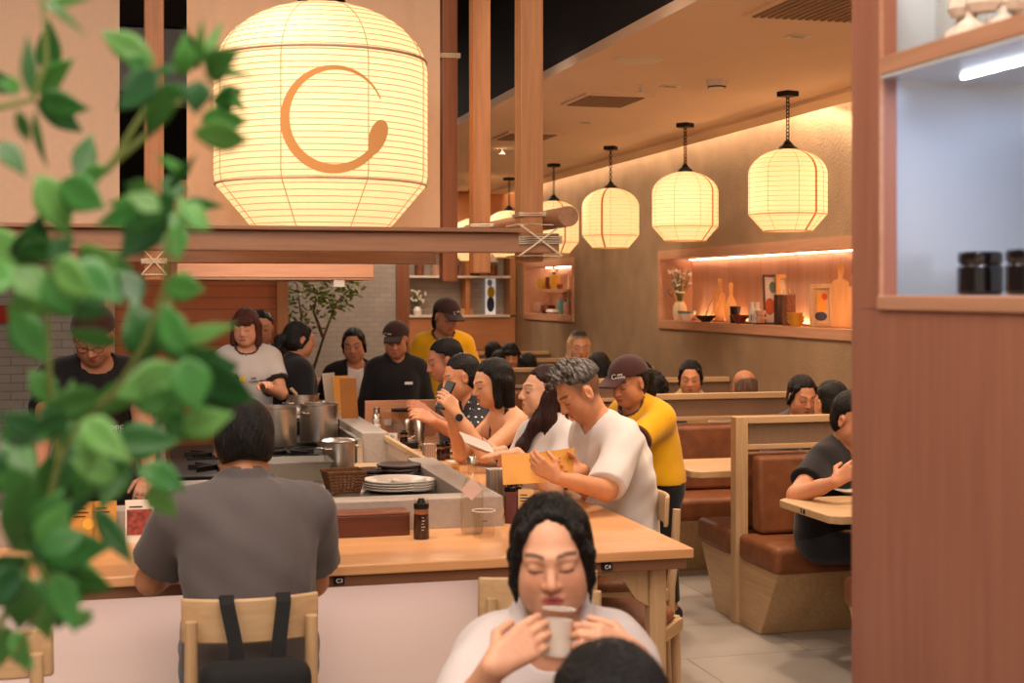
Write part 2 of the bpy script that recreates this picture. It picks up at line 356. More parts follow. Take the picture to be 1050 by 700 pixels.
for i, (px, py) in enumerate(((818, 37), (687, 88), (600, 125))):
    q = onZ(px, py, 2.81); r = thing('downlight', 'small recessed ceiling downlight, %s' % ('nearest the brown panel', 'beside the smoke detector', 'farthest along the ceiling')[i], 'downlight', (q.x, q.y, 2.809), 0, 'recessed downlights')
    MB().box(-.05, .05, -.035, .035, -.004, 0).build('trim_ring', M_plastic_w, r); MB().box(-.035, .035, -.02, .02, -.0055, -.004).build('lamp_face', M_dsteel, r)
for i, (pa, sx, sy) in enumerate((((855, 5), .55, .55), ((622, 102), .42, .5), ((541, 139), .42, .5))):
    q = onZ(pa[0], pa[1], 2.81); r = thing('air_vent', 'flat square ceiling air vent, %s' % ('largest, by the brown panel', 'in the middle beside the sprinkler', 'behind the hanging posts')[i], 'vent', (q.x, q.y, 2.81), 0, 'ceiling air vents')
    MB().box(-sx/2, sx/2, -sy/2, sy/2, -.012, 0).build('frame', M_ceil, r)
    g = MB()
    for k in range(14): g.box(-sx/2+.03+k*(sx-.07)/14, -sx/2+.03+k*(sx-.07)/14+.018, -sy/2+.03, sy/2-.03, -.018, -.012)
    g.build('grille', M_vent, r)

# ================= the bar counter
bc = thing('bar_counter', 'long pale wooden bar counter around the kitchen with stone ledge', 'counter', (1.37, 5.32, 0))
def rel(o, m, *a, **k): return m.build(*a, **k)
ox, oy = 1.37, 5.32
poly = [(-4.6, 4.68-oy), (1.9-ox, 4.68-oy), (1.9-ox, 8.75-oy), (0, 8.75-oy), (0, 0), (-4.6, 0)]
MB().prism(poly, .715, .75).build('worktop', M_counter, bc, bevel=.005)
MB().prism([(-4.6, 4.70-oy), (1.88-ox, 4.70-oy), (1.88-ox, 8.73-oy), (.02, 8.73-oy), (.02, -.02), (-4.6, -.02)], .675, .7149).build('edge_band', M_counter_edge, bc, bevel=.004)
MB().box(-4.6, 1.26-ox, 4.93-oy, 4.97-oy, 0, .674).build('front_panel', M_white, bc)
MB().box(.0, .03, 4.97-oy, 8.7-oy, 0, .674).build('side_panel', M_shelfwall, bc)
MB().box(1.2-ox, 1.26-ox+.02, 4.90-oy, 4.929-oy, .52, .674).build('corner_block', M_counter_edge, bc)
def leg(x, y):
    l = MB().box(x-.032, x+.032, y-.032, y+.032, 0, .674).build('leg', M_pale, bc, bevel=.008)
    MB().prism([(-.25, .674), (0, .674), (0, .53), (-.05, .56), (-.09, .62), (-.17, .645)], -.016, .016, 'y').build('bracket', M_pale, l, bevel=.003, loc=(x-.032, y, 0))
leg(1.80-ox, 4.80-oy); leg(1.80-ox, 6.6-oy); leg(1.80-ox, 8.5-oy)
MB().box(-4.6, 0, .0, .13, .0, .865).build('ledge', M_stone, bc, bevel=.004)
MB().box(-.125, 0, .131, 6.66-oy, .0, .865).build('ledge', M_stone, bc, bevel=.004)
MB().box(-.15, 0, 7.9-oy, 10.4-oy, 0, .865).build('ledge', M_stone, bc, bevel=.004)
MB().box(-.18, -.151, 7.88-oy, 10.4-oy, .45, .83).build('steel_face', M_steel, bc)
MB().box(0, .53, 8.75-oy, 8.77-oy, 0.55, .98).build('end_screen', M_hood, bc, bevel=.003)
g = MB().box(-.03, -.002, 6.66-oy, 7.9-oy, .82, .85).build('gate_rail', M_paley, bc, bevel=.004)
MB().box(-.02, -.012, 6.67-oy, 7.89-oy, .70, .82).build('gate_pane', M_acryl, bc)
MB().box(-.22, -.002, 6.67-oy, 7.89-oy, .665, .70).build('gate_shelf', M_paley, bc, bevel=.003)
def ctag(s, px, py, w=.034, parent=None):
    q = onY(px, py, 4.68); x, z = q.x-ox, .7
    tb = MB().box(x-w/2, x+w/2, 4.68-oy-.0022, 4.68-oy+.02, z-.011, z+.011).build('number_tag', M_iron, bc)
    tag(tb, 'black tag reading %s' % s)
    text(s, 'tag_number', M_tagtxt, .019, Matrix.Translation((x, 4.68-oy-.0032, z)) @ Matrix.Rotation(PI/2, 4, 'X'), tb, .0005)
ctag('C4', 623, 573); ctag('C3', 348, 583); ctag('C2', 69, 596)

# ================= hanging wooden frame over the counter
def post(x, y, zb, m, w, lab): 
    tag(MB().box(x-w/2, x+w/2, y-w/2, y+w/2, zb, 3.9).build('hanging_post', m, bevel=.006), lab, 'post', 'hanging posts of the frame')
post(1.37, 4.95, 1.76, M_post, .086, 'thick orange wooden post hanging at the roped corner of the frame')
post(1.37, 5.71, 1.73, M_post, .075, 'orange hanging post in the middle of the right side')
post(1.37, 6.32, 1.70, M_postdark, .072, 'dark reddish hanging post beside the cloth screen')
post(.07, 6.1, 1.70, M_post, .08, 'wooden hanging post in the gap between the two cloth screens')
# low lying beams: front, rear, and a round log along the right side
fb = MB().box(-3.4, 1.45, 4.83, 4.905, 1.79, 1.86).build('front_beam', M_beamx, bevel=.005); tag(fb, 'long squared wooden beam hanging above the front counter', 'beam')
sb = MB().box(-3.4, 1.30, 4.80, 4.93, 1.8605, 1.875).build('cover_board', M_beamx, bevel=.003); tag(sb, 'thin pale board lying on the front beam', 'board')
rb = MB().box(-3.4, 1.32, 6.36, 6.44, 1.78, 1.88).build('rear_beam', M_beamx, bevel=.005); tag(rb, 'long squared wooden beam behind the big lantern', 'beam')
lg = MB().tube([(1.45, 4.72, 1.915), (1.45, 6.6, 1.915)], .036, 18).build('round_log', M_beamy, smooth=True); tag(lg, 'round wooden log lashed along the right side of the frame', 'log')
def lash(name, x0, x1, y0, y1, zc, lab, n=5, cross=True, parent=None):
    m = MB()
    for k in range(n):
        z = zc+(k-(n-1)/2)*.0075
        m.tube([(x0, y0, z), (x1, y0, z+.002), (x1, y1, z), (x0, y1, z-.002)], .0035, 6, close=True)
    if cross:
        for s in (1, -1):
            m.tube([(x0, y0-.004, zc+s*.055), ((x0+x1)/2, y0-.006, zc), (x1, y0-.004, zc-s*.055)], .0035, 6)
        for q in (-.055, .055): m.tube([(x0, y0, zc+q), (x1, y0, zc+q), (x1, y1, zc+q), (x0, y1, zc+q)], .0035, 6, close=True)
    tag(m.build('rope_lashing', M_rope, smooth=True), lab, 'rope', 'rope lashings of the frame')
lash('r', 1.30, 1.455, 4.82, 5.0, 1.835, 'white rope lashing crossed around the near corner of the frame', 4)
lash('r', 1.322, 1.418, 4.898, 5.002, 1.93, 'white rope turned round the thick corner post above the beam', 2, False)
lash('r', 1.322, 1.418, 5.663, 5.757, 1.925, 'white rope tied round the middle hanging post', 2, False)
lash('r', 1.326, 1.414, 6.276, 6.364, 1.92, 'white rope tied low round the dark hanging post', 2, False)
lash('r', 1.326, 1.414, 6.276, 6.364, 2.72, 'white rope tied high round the dark hanging post', 3, False)
lash('r', .02, .12, 6.05, 6.15, 1.78, 'white rope crossed round the post between the cloth screens', 3)
# cloth screens
def screen(x0, x1, y, lab):
    m = MB(); n = 40; vs = []; fs = []
    for i in range(n+1):
        x = x0+(x1-x0)*i/n; dy = .006*math.sin(i*.9)+.004*math.sin(i*2.3)
        vs += [(x, y+dy, 1.90), (x, y+dy, 3.08), (x, y+dy+.004, 3.08), (x, y+dy+.004, 1.90)]
    for i in range(n):
        for k in range(4): fs.append((i*4+k, i*4+(k+1) % 4, i*4+4+(k+1) % 4, i*4+4+k))
    tag(m.add(vs, fs).build('hanging_screen', M_fabric, smooth=True), lab, 'screen', 'hanging cloth screens')
tag(MB().box(-3.4, 1.33, 6.285, 6.32, 3.08, 3.12).build('hanging_rail', M_beamx, bevel=.003), 'wooden rail the cloth screens hang from', 'rail')
screen(.21, 1.325, 6.30, 'beige cloth screen hanging behind the big lantern'); screen(-3.3, -.07, 6.30, 'beige cloth screen hanging behind the green leaves')
# cooker hood
h = thing('cooker_hood', 'wood-clad cooker hood hanging over the stock pots', 'hood', (.71, 8.15, 1.73))
MB().box(-.51, .51, -.65, .65, 0, .5).build('cladding', M_hood, h, bevel=.004)
MB().box(-.515, .515, -.655, .655, -.012, -.001).build('bottom_trim', M_beamx, h); MB().box(.3, .36, -.62, -.5, -.05, -.012).build('lamp', M_plastic_w, h, bevel=.005)

# ================= lanterns
def paper(name, col, s, tl):
    m, nt, b = base(name); L = nt.links.new
    e = nt.nodes.new('ShaderNodeEmission'); e.inputs[0].default_value = lin(col); e.inputs[1].default_value = s
    t = nt.nodes.new('ShaderNodeBsdfTranslucent'); t.inputs[0].default_value = lin('#fff0d0')
    tc = nt.nodes.new('ShaderNodeTexCoord'); n = nt.nodes.new('ShaderNodeTexNoise'); n.inputs['Scale'].default_value = 30; n.inputs['Detail'].default_value = 6
    mp = nt.nodes.new('ShaderNodeMapping'); mp.inputs['Scale'].default_value = (1, 1, .12)
    L(tc.outputs['Object'], mp.inputs[0]); L(mp.outputs[0], n.inputs[0])
    mr = nt.nodes.new('ShaderNodeMapRange'); mr.inputs['To Min'].default_value = s*.88; mr.inputs['To Max'].default_value = s*1.12; L(n.outputs['Fac'], mr.inputs[0]); L(mr.outputs[0], e.inputs[1])
    a = nt.nodes.new('ShaderNodeAddShader'); mx = nt.nodes.new('ShaderNodeMixShader'); mx.inputs[0].default_value = tl
    L(e.outputs[0], a.inputs[0]); L(t.outputs[0], mx.inputs[2]); L(b.outputs[0], mx.inputs[1]); L(mx.outputs[0], a.inputs[1])
    b.inputs['Base Color'].default_value = lin('#eadcc4'); b.inputs['Roughness'].default_value = .9
    L(a.outputs[0], nt.nodes['Material Output'].inputs[0]); return m
M_paper = paper('lantern_paper', '#ffcc90', .46, .6)
M_paperbig = paper('big_lantern_paper', '#ffd4a4', .34, .6)
M_rib = pm('lantern_rib', '#b98a4c', .8, var=0)
M_rib.node_tree.nodes['Principled BSDF'].inputs['Emission Color'].default_value = lin('#d09a58'); M_rib.node_tree.nodes['Principled BSDF'].inputs['Emission Strength'].default_value = .3  # emission stands for lamplight through the paper; ribs and wires are no lamps
M_band = pm('lantern_band', '#b06a2c', .8, var=0)
M_band.node_tree.nodes['Principled BSDF'].inputs['Emission Color'].default_value = lin('#c87a34'); M_band.node_tree.nodes['Principled BSDF'].inputs['Emission Strength'].default_value = .35  # glow put into the strap so it looks lit from inside
M_hoop = pm('lantern_hoop', '#b9937c', .8, var=0)
def profile(R, H):
    """dome, drum and tapering foot; z=0 at the foot"""
    pts = [(.62*R, 0), (R*.985, .20*H), (R, .24*H), (R, .70*H)]
    for k in range(1, 11):
        a = k/10*PI/2*.97; pts.append((R*(math.cos(a)*.93+.07*(1-k/10)), .70*H+.30*H*math.sin(a)))
    return pts
def rat(pr, z):
    for (r0, z0), (r1, z1) in zip(pr, pr[1:]):
        if z0 <= z <= z1: return r0+(r1-r0)*(z-z0)/max(z1-z0, 1e-6)
    return pr[-1][0]
def chain(m, top, bot, L=.03):
    n = max(2, int((top-bot)/(L*.72))); st = (top-bot)/n
    for k in range(n):
        z = top-(k+.5)*st; pts = []
        for i in range(10):
            a = 2*PI*i/10; u, v = .011*math.cos(a), .6*st*math.sin(a)
            pts.append((u, 0, z+v) if k % 2 else (0, u, z+v))
        m.tube(pts, .0035, 5, close=True)
    return m
def lantern(R, H, zc, ribs, mp, lab, cat, loc, band=True, group=None, hang=None):
    r = thing('paper_lantern', lab, cat, loc, 0, group); pr = profile(R, H)
    MB().lathe(pr, (0, 0, 0), 56).build('shade', mp, r, smooth=True, auto=60)
    m = MB()
    for k in range(1, ribs):
        z = H*k/ribs*.985; q = rat(pr, z)+.0005
        m.tube([(q*math.cos(a), q*math.sin(a), z) for a in [2*PI*i/48 for i in range(48)]], .0012 if R < .3 else .0015, 4, close=True)
    m.build('rib', M_rib, r)
    for z in (0.0, .20*H): 
        q = rat(pr, z)+.001; MB().tube([(q*math.cos(a), q*math.sin(a), z) for a in [2*PI*i/48 for i in range(48)]], .004, 6, close=True).build('hoop', M_hoop if not band else M_rib, r)
    if not band: 
        z = .74*H; q = rat(pr, z)+.001; MB().tube([(q*math.cos(a), q*math.sin(a), z) for a in [2*PI*i/48 for i in range(48)]], .006, 6, close=True).build('hoop', M_hoop, r)
    m = MB()
    for k in range(8):
        a = 2*PI*k/8+.3; m.tube([((q+.0008)*math.cos(a), (q+.0008)*math.sin(a), z) for q, z in pr], .0014 if band else .002, 4)
    m.build('frame_wire', M_rib, r)
    m = MB().lathe([(0, H-.012), (.05*R/.22, H-.01), (.05*R/.22, H+.012), (.02, H+.03), (0, H+.03)], (0, 0, 0), 16)
    for k in range(5): m.tube([(.03*math.cos(k*1.3), .03*math.sin(k*1.3), H+.015), (.012*math.cos(k*2), .012*math.sin(k*2), H+.045), (.03*math.cos(k*1.3+2), .03*math.sin(k*1.3+2), H+.02)], .005, 6)
    m.build('knot', M_iron, r, smooth=True)
    chain(MB(), zc-.02, H+.03).build('chain', M_iron, r, smooth=True)
    MB().box(-.045, .045, -.045, .045, zc-.03, zc).build('ceiling_plate', M_iron, r, bevel=.003)
    MB().ball((0, 0, H*.45), .03 if R < .3 else .05, 12, 8).build('bulb', emit('bulb', '#ffe0b0', 12.), r, smooth=True)
    return r, pr
LX = 3.63; LZ = 2.004
L0, pr0 = lantern(.225, .475, 2.81-LZ, 17, M_paper, '', 'lantern', (LX, 7.52, LZ))
ang = {0: -1.25, 1: -1.0, 2: -2.2, 3: -1.4, 4: -1.2, 5: -1.6, 6: -1.3}
wb = MB(); vs = []; fs = []
for i, (q, z) in enumerate(pr0):
    for dq in (-.035, .035):
        for e in (.001, .0022): vs.append(((q+e)*math.cos(dq*.225/max(q, .06)), (q+e)*math.sin(dq*.225/max(q, .06)), z))
for i in range(len(pr0)-1):
    b = i*4; fs += [(b+1, b+3, b+7, b+5), (b, b+4, b+6, b+2), (b, b+1, b+5, b+4), (b+2, b+6, b+7, b+3)]
wb.add(vs, fs).build('paper_strap', M_band, L0, smooth=True)
labs = ['lit paper lantern hanging nearest the brown panel, largest of the row', 'second lit paper lantern of the row, above the left end of the long niche',
        'third lit paper lantern of the row, above the bare plaster wall', 'fourth lit paper lantern, half behind the roped post', 'fifth lit paper lantern, seen between the hanging posts',
        'lit paper lantern low behind the beam, second last', 'farthest lit paper lantern over the shelves']
L0['label'] = labs[0]; L0['group'] = 'lanterns over the booths'; L0.rotation_euler.z = ang[0]
point('lamp_glow', (LX, 7.52, LZ+.22), 1.6, '#ffd8ac', .03)
for i in range(1, 6):
    y = 7.52+1.585*i; dup(L0, (LX, y, LZ), ang[i], labs[i], 'lanterns over the booths')
    point('lamp_glow', (LX, y, LZ+.22), 1.6, '#ffd8ac', .03)
BX, BY, BZ = .706, 5.62, 1.892
LB, prb = lantern(.418, .90, 3.9-BZ, 38, M_paperbig, 'huge glowing paper lantern with a brown brushed ring over the bar', 'lantern', (BX, BY, BZ), band=False)
for a in range(4): point('lantern_glow', (BX+.14*math.cos(a*PI/2+.6), BY+.14*math.sin(a*PI/2+.6), BZ+.4+.14*(a % 2)), 1.35, '#ffd8b0', .03)
# brushed ring with a round end, painted on the drum
def on_drum(px, py):
    """where the sight line of the mark meets the drum"""
    o = Vector((0, 0, EYE)); d = P(px, py, 1.)-o; c = Vector((BX, BY, 0)); R = .418+.004
    a = d.x**2+d.y**2; b = 2*(d.x*(o.x-c.x)+d.y*(o.y-c.y)); q = (o.x-c.x)**2+(o.y-c.y)**2-R*R
    t = (-b-math.sqrt(max(0, b*b-4*a*q)))/(2*a); w = o+d*t; return (w.x-BX, w.y-BY, w.z-BZ)
M_mark = pm('mark_paint', '#a8692c', .9, var=.03)
M_mark.node_tree.nodes['Principled BSDF'].inputs['Emission Color'].default_value = lin('#c99058'); M_mark.node_tree.nodes['Principled BSDF'].inputs['Emission Strength'].default_value = .55  # glow put into the paint for lantern light shining through it
vs = []; fs = []; N = 64
for i in range(N+1):
    s = i/N; a = math.radians(22+s*312); rx, ry = 51, 52
    wdt = 1.2+8.8*min(1, s*1.9)*(1-.25*max(0, s-.75)*4)
    for e in (-.5, .5):
        q = (rx+e*wdt); vs.append(on_drum(343+q*math.cos(a), 121-(ry+e*wdt)*math.sin(a)))
fs = [(2*i, 2*i+1, 2*i+3, 2*i+2) for i in range(N)]
mk = MB().add(vs, fs)
cx, cy = 387, 141; al = math.radians(72)
ell = []
for k in range(24):
    a = 2*PI*k/24; u, v = 19*math.cos(a), 9.0*math.sin(a)*(1-.18*math.cos(a)*-1)
    ell.append(on_drum(cx+u*math.cos(al)+v*math.sin(al), cy-u*math.sin(al)+v*math.cos(al)))
cc = on_drum(cx, cy); mk.add(ell+[cc], [(k, (k+1) % 24, 24) for k in range(24)])
o = mk.build('brushed_ring', M_mark, LB, smooth=True); o['label'] = 'brown brushed ring with a rounded end'
# ================= booths along the right wall
def Yof(px, X): return (F_PX*X/((px-140)*CA)-X*SA)/CA
bo = thing('booth_bench', 'double booth bench with brown leather seats and a ribbed divider, nearest fully seen', 'booth', (2.9, 6.60, 0), 0, 'booth benches along the wall')
def booth_parts(r):
    W = 1.33
    for s in (-1, 1):
        b = MB().prism([(s*.0, 0), (s*.27, 0), (s*.47, .33), (s*.0, .33)], 0, W, 'x'); b.build('base', M_paley, r, bevel=.006, loc=(.008, 0, 0))
        MB().box(-.01, W, min(s*.05, s*.49), max(s*.05, s*.49), .325, .455).build('seat_cushion', M_leather, r, bevel=.03, seg=4, smooth=True)
        m = MB(); z0, z1 = .46, .84
        m.add([(x, s*y, z) for x in (.07, W) for y, z in ((.035, z0), (.15, z0), (.12, z1), (.035, z1))], [(0, 1, 2, 3), (4, 7, 6, 5), (0, 4, 5, 1), (1, 5, 6, 2), (2, 6, 7, 3), (3, 7, 4, 0)])
        m.build('back_cushion', M_leather, r, bevel=.022, seg=4, smooth=True)
    MB().box(-.012, .055, -.034, .034, 0, 1.03).build('divider_post', M_pale, r, bevel=.004)
    MB().box(.055, W, -.03, .03, .995, 1.03).box(.055, W, -.03, .03, .865, .89).build('divider_rail', M_palex, r, bevel=.003)
    MB().box(.055, W, -.006, .006, .89, .995).build('ribbed_pane', M_ribbed, r)
booth_parts(bo)
bl = ['double booth bench second from the brown panel, behind the nearest seen one', 'double booth bench behind the woman in tan', 'double booth bench fourth along the wall', 'double booth bench fifth along the wall', 'farthest double booth bench below the small niche']
for k in range(1, 6): dup(bo, (2.9, 6.60+1.58*k, 0), 0, bl[k-1])
dup(bo, (2.9, 4.98, 0), 0, 'double booth bench mostly hidden by the brown wood panel')
def booth_table(y0, lab):
    r = thing('booth_table', lab, 'table', (3.5, y0+.27, 0), 0, 'booth tables')
    x0, x1 = 2.75-3.5, 4.22-3.5
    MB().prism([(x0+.04, -.27), (x1, -.27), (x1, .27), (x0+.04, .27), (x0, .23), (x0, -.23)], .70, .735).build('table_top', M_palex, r, bevel=.005)
    l = MB().tube([(-.05, 0, .012), (-.05, 0, .70)], .03, 14).build('leg', M_dsteel, r, smooth=True)
    MB().box(-.35, .25, -.2, .2, 0, .012).build('foot_plate', M_dsteel, r, bevel=.003)
    t = MB().box(x0-.002, x0+.02, -.019, .019, .708, .727).build('number_tag', M_iron, r)
    return r
t = booth_table(5.28, 'pale booth table in front of the man in black')
text('C', 'tag_letter', M_tagtxt, .018, frame((2.75-3.5-.003, 0, .7175), (0, -1, 0), (0, 0, 1)), [c for c in kids(t) if c.name.startswith('number_tag')][0], .0005)
booth_table(6.78, 'pale booth table beside the waitress in yellow'); booth_table(8.40, 'pale booth table between the second and third dividers'); booth_table(10.0, 'pale booth table farther along the wall')

# ================= chairs
def make_chair(lab, loc, rz, group='wooden counter chairs', name='wooden_chair'):
    r = thing(name, lab, 'chair', loc, rz, group)
    m = MB(); n = 12; vs = []; fs = []
    # curved back panel
    for i in range(n+1):
        x = -.19+.38*i/n; y = -.215+.05*(x/.19)**2
        vs += [(x, y, .675), (x, y-.008, .80), (x, y-.026, .80), (x, y-.020, .675)]
    for i in range(n):
        for k in range(4): fs.append((i*4+k, i*4+(k+1) % 4, i*4+4+(k+1) % 4, i*4+4+k))
    fs += [(0, 1, 2, 3), (n*4+3, n*4+2, n*4+1, n*4)]
    m.add(vs, fs).build('backrest', M_palex, r, bevel=.006, smooth=True)
    for s in (-1, 1):
        MB().tube([(s*.165, -.235, .745), (s*.165, -.225, .55), (s*.17, -.205, .42), (s*.18, -.20, 0)], [.017, .019, .02, .016], 12).build('leg', M_pale, r, smooth=True)
        MB().tube([(s*.18, .18, .42), (s*.185, .19, 0)], [.02, .016], 12).build('leg', M_pale, r, smooth=True)
    MB().box(-.18, .18, .165, .19, .37, .42).box(-.17, .17, -.215, -.19, .37, .42).box(-.19, -.165, -.19, .17, .37, .42).box(.165, .19, -.19, .17, .37, .42).build('seat_frame', M_palex, r, bevel=.004)
    MB().tube([(-.18, .0, .22), (.18, .0, .22)], .012, 8).build('stretcher', M_palex, r, smooth=True)
    se = MB(); n = 28; rings = [(.95, 0), (1., .012), (1., .025), (.94, .042), (.75, .052), (.4, .056), (0.001, .057)]
    def sq(a, q): c, t = math.cos(a), math.sin(a); p = 2/3.2; return (.215*q*math.copysign(abs(c)**p, c), .205*q*math.copysign(abs(t)**p, t))
    vs = [(*sq(2*PI*k/n, q), .42+z) for q, z in rings for k in range(n)]
    fs = [(i*n+k, i*n+(k+1) % n, (i+1)*n+(k+1) % n, (i+1)*n+k) for i in range(len(rings)-1) for k in range(n)]+[tuple(range(n))[::-1]]
    se.add(vs, fs).build('seat', M_leather, r, smooth=True, auto=60)
    return r
c0 = make_chair('pale wooden chair under the man in the grey polo shirt', (.31, 4.24, 0), .0)
c1 = dup(c0, (1.17, 4.33, 0), .05, 'pale wooden chair at the front counter behind the drinking woman')
c2 = dup(c0, (-.345, 4.02, 0), -.25, 'pale wooden chair cut by the lower edge below the green leaves')
c3 = dup(c0, (1.95, 5.74, 0), PI/2, 'pale wooden chair under the man in the white shirt')
c4 = dup(c0, (2.05, 6.45, 0), PI/2, 'pale wooden chair under the woman in the white polo')
c5 = dup(c0, (2.05, 7.16, 0), PI/2, 'pale wooden chair under the woman with the phone')
c6 = dup(c0, (2.05, 7.85, 0), PI/2, 'pale wooden chair under the woman in the dotted dress')
c7 = dup(c0, (2.05, 8.48, 0), PI/2, 'pale wooden chair under the man in dark grey')
c8 = dup(c0, (.78, 2.52, 0), PI-.15, 'pale wooden chair under the drinking woman'); c9 = dup(c0, (.645, 1.80, 0), 0, 'pale wooden chair under the dark haired person in front')
st = make_chair('brown cushioned wooden stool under the end of the counter', (1.73, 5.05, 0), .9, None, 'wooden_stool')
for c in kids(st):
    if c.name.startswith('backrest'): bpy.data.objects.remove(c)
for c in list(kids(st)):
    if c.name.startswith('leg') and max(v.co.z for v in c.data.vertices) > .5:
        s = 1 if c.data.vertices[0].co.x > 0 else -1; bpy.data.objects.remove(c)
        MB().tube([(s*.18, -.18, .42), (s*.185, -.19, 0)], [.02, .016], 12).build('leg', M_pale, st, smooth=True)

# ================= kitchen
wt = thing('work_table', 'steel kitchen work table behind the stone ledge', 'table', (-.4, 6.0, 0))
MB().box(.48, 1.63, -.545, .6, .765, .80).build('top', M_steelx, wt, bevel=.004)
for x in (.55, 1.55):
    for y in (-.45, .5): MB().box(x-.025, x+.025, y-.025, y+.025, 0, .765).build('leg', M_steel, wt)
MB().box(.5, 1.6, -.5, .55, .2, .22).build('under_shelf', M_steelx, wt)
rg = thing('gas_range', 'black and steel gas range under the stock pots', 'stove', (.66, 7.75, 0))
MB().box(-.48, .37, -.68, .75, .08, .74).build('body', M_steelx, rg, bevel=.006); MB().box(-.48, .37, -.69, .75, .741, .76).build('hob_top', M_iron, rg, bevel=.004)
for x in (-.3, 0, .25): MB().lathe([(0, 0), (.028, 0), (.024, .03), (0, .032)], (x, -.68, .66), 14, (0, -1, 0)).build('knob', M_iron, rg, smooth=True)
g = MB()
for yy in (-.42, .15):
    for xx in (-.26, .14):
        for k in range(4): a = k*PI/4; g.box(xx-.15, xx+.15, yy-.008, yy+.008, .76, .785) if k == 0 else g.obox((xx, yy, .7725), (math.cos(a), math.sin(a), 0), (-math.sin(a), math.cos(a), 0), (0, 0, 1), .3, .014, .025)
g.box(-.4, .3, -.004, .004, .76, .772).box(-.06-.004, -.06+.004, -.55, .3, .76, .772); g.build('pot_grid', M_iron, rg)
for x in (-.44, .33):
    for y in (-.6, .68): MB().tube([(x, y, 0), (x, y, .08)], .025, 10).build('foot', M_steel, rg)
def pot(px, py, z, r, h, lab, loc=None, lid=False, group='stock pots on the range'):
    q = onZ(px, py, z) if loc is None else Vector(loc)
    t = thing('stock_pot', lab, 'pot', (q.x, q.y, z), .6, group)
    MB().lathe([(0, 0), (r*.97, 0), (r, .01), (r, h-.004), (r+.006, h), (r+.006, h+.004), (r-.003, h+.003), (r-.003, .01), (0, .006)], (0, 0, 0), 40).build('body', M_steel, t, smooth=True)
    for s in (-1, 1):
        MB().tube([(s*r*.98, -.035, h*.78), (s*(r+.03), -.03, h*.79), (s*(r+.03), .03, h*.79), (s*r*.98, .035, h*.78)], .005, 8).build('handle', M_steel, t, smooth=True)
    if lid: MB().lathe([(r+.004, h+.004), (r*.9, h+.012), (0, h+.02)], (0, 0, 0), 32).build('lid', M_steel, t, smooth=True)
    return t, q
pot(327, 451, .786, .112, .21, 'tall steel stock pot nearest the stone ledge')
pot(284, 456, .786, .112, .215, 'tall steel stock pot half behind the seated man')
t, q = pot(310, 440, .786, .105, .22, 'steel stock pot at the back with a wooden spoon')
sp = MB().tube([q+Vector((-.02, 0, .30-.786+.786)), q+Vector((.07, -.06, .17))], .009, 8); 
tag(MB().tube([(q.x-.075, q.y-.02, .786+.262), (q.x+.03, q.y, .786+.15)], .011, 8).build('wooden_spoon', M_pale, smooth=True), 'yellowish wooden spoon standing in the rear stock pot', 'spoon')
pot(347, 481, .80, .078, .135, 'small shiny steel pot on the work table', lid=True, group=None)
def tray(px, py, z, sx, sy, h, lab, m=M_steel, rz=0.):
    q = onZ(px, py, z); t = thing('food_tray', lab, 'tray', (q.x, q.y, z), rz, None); k = .88; o = MB()
    rings = [(k*sx/2, k*sy/2, 0), (sx/2, sy/2, h), (sx/2+.018, sy/2+.018, h), (sx/2+.018, sy/2+.018, h-.006), (sx/2, sy/2, h-.006), (k*sx/2+.004, k*sy/2+.004, .004)]
    rings = [(k*sx/2, k*sy/2, 0), (sx/2+.002, sy/2+.002, h-.004), (sx/2+.018, sy/2+.018, h-.003), (sx/2+.018, sy/2+.018, h), (sx/2-.002, sy/2-.002, h), (k*sx/2-.003, k*sy/2-.003, .003)]
    vs = [(a*x, b*y, c) for x, y, c in rings for a, b in ((-1, -1), (1, -1), (1, 1), (-1, 1))]
    fs = [(i*4+j, i*4+(j+1) % 4, i*4+4+(j+1) % 4, i*4+4+j) for i in range(5) for j in range(4)]+[(3, 2, 1, 0), (20, 21, 22, 23)]
    o.add(vs, fs).build('pan', m, t); return t
tray(300, 490, .80, .32, .24, .085, 'deep steel food tray on the work table', pm('tray_steel', '#7d766e', .3, .9, var=.05))
q = onZ(352, 504, .80); t = thing('wicker_basket', 'small brown wicker basket on the work table', 'basket', (q.x, q.y, .80), .1)
M_wick = pm('wicker', '#6e4526', .7, var=.35, scale=60); m = MB()
for k in range(7):
    a = k/6; x, y, z = .06+.022*a, .05+.018*a, .006+.078*a
    m.tube([(-x, -y, z), (x, -y, z), (x, y, z), (-x, y, z)], .005, 6, close=True)
for i in range(-4, 5):
    u = i/4
    for s in (-1, 1): m.tube([(u*.058, s*.05, .002), (u*.08, s*.068, .088)], .0035, 5); m.tube([(s*.06, u*.047, .002), (s*.082, u*.066, .088)], .0035, 5)
m.box(-.06, .06, -.05, .05, 0, .004); m.build('weave', M_wick, t); MB().tube([(-.083, -.069, .09), (.083, -.069, .09), (.083, .069, .09), (-.083, .069, .09)], .006, 8, close=True).build('rim', M_wick, t)
M_plate_d = pm('dark_plate', '#3f2c24', .45, var=.15, scale=30); M_plate_w = pm('white_plate', '#d9cfc4', .25, var=.02)
def plates(px, py, n, r, m, lab, grp, loc=None, step=.014):
    q = onZ(px, py, .80) if loc is None else Vector(loc)
    for k in range(n):
        pr = [(0, 0), (r*.6, 0), (r*.95, .010), (r, .017), (r*.985, .020), (r*.6, .006), (0, .005)]
        o = MB().lathe(pr, (0, 0, 0), 40).build('plate', m, smooth=True, loc=(q.x+.002*math.sin(k*2.1), q.y, .80+k*step))
        pos = 'bottom' if k == 0 else 'topmost' if k == n-1 else ['second', 'third', 'fourth'][k-1]+' from the bottom'
        tag(o, lab % pos, 'plate', grp)
plates(409, 492, 4, .102, M_plate_d, 'dark brown plate, %s of the larger dark stack', 'large dark plates', step=.018)
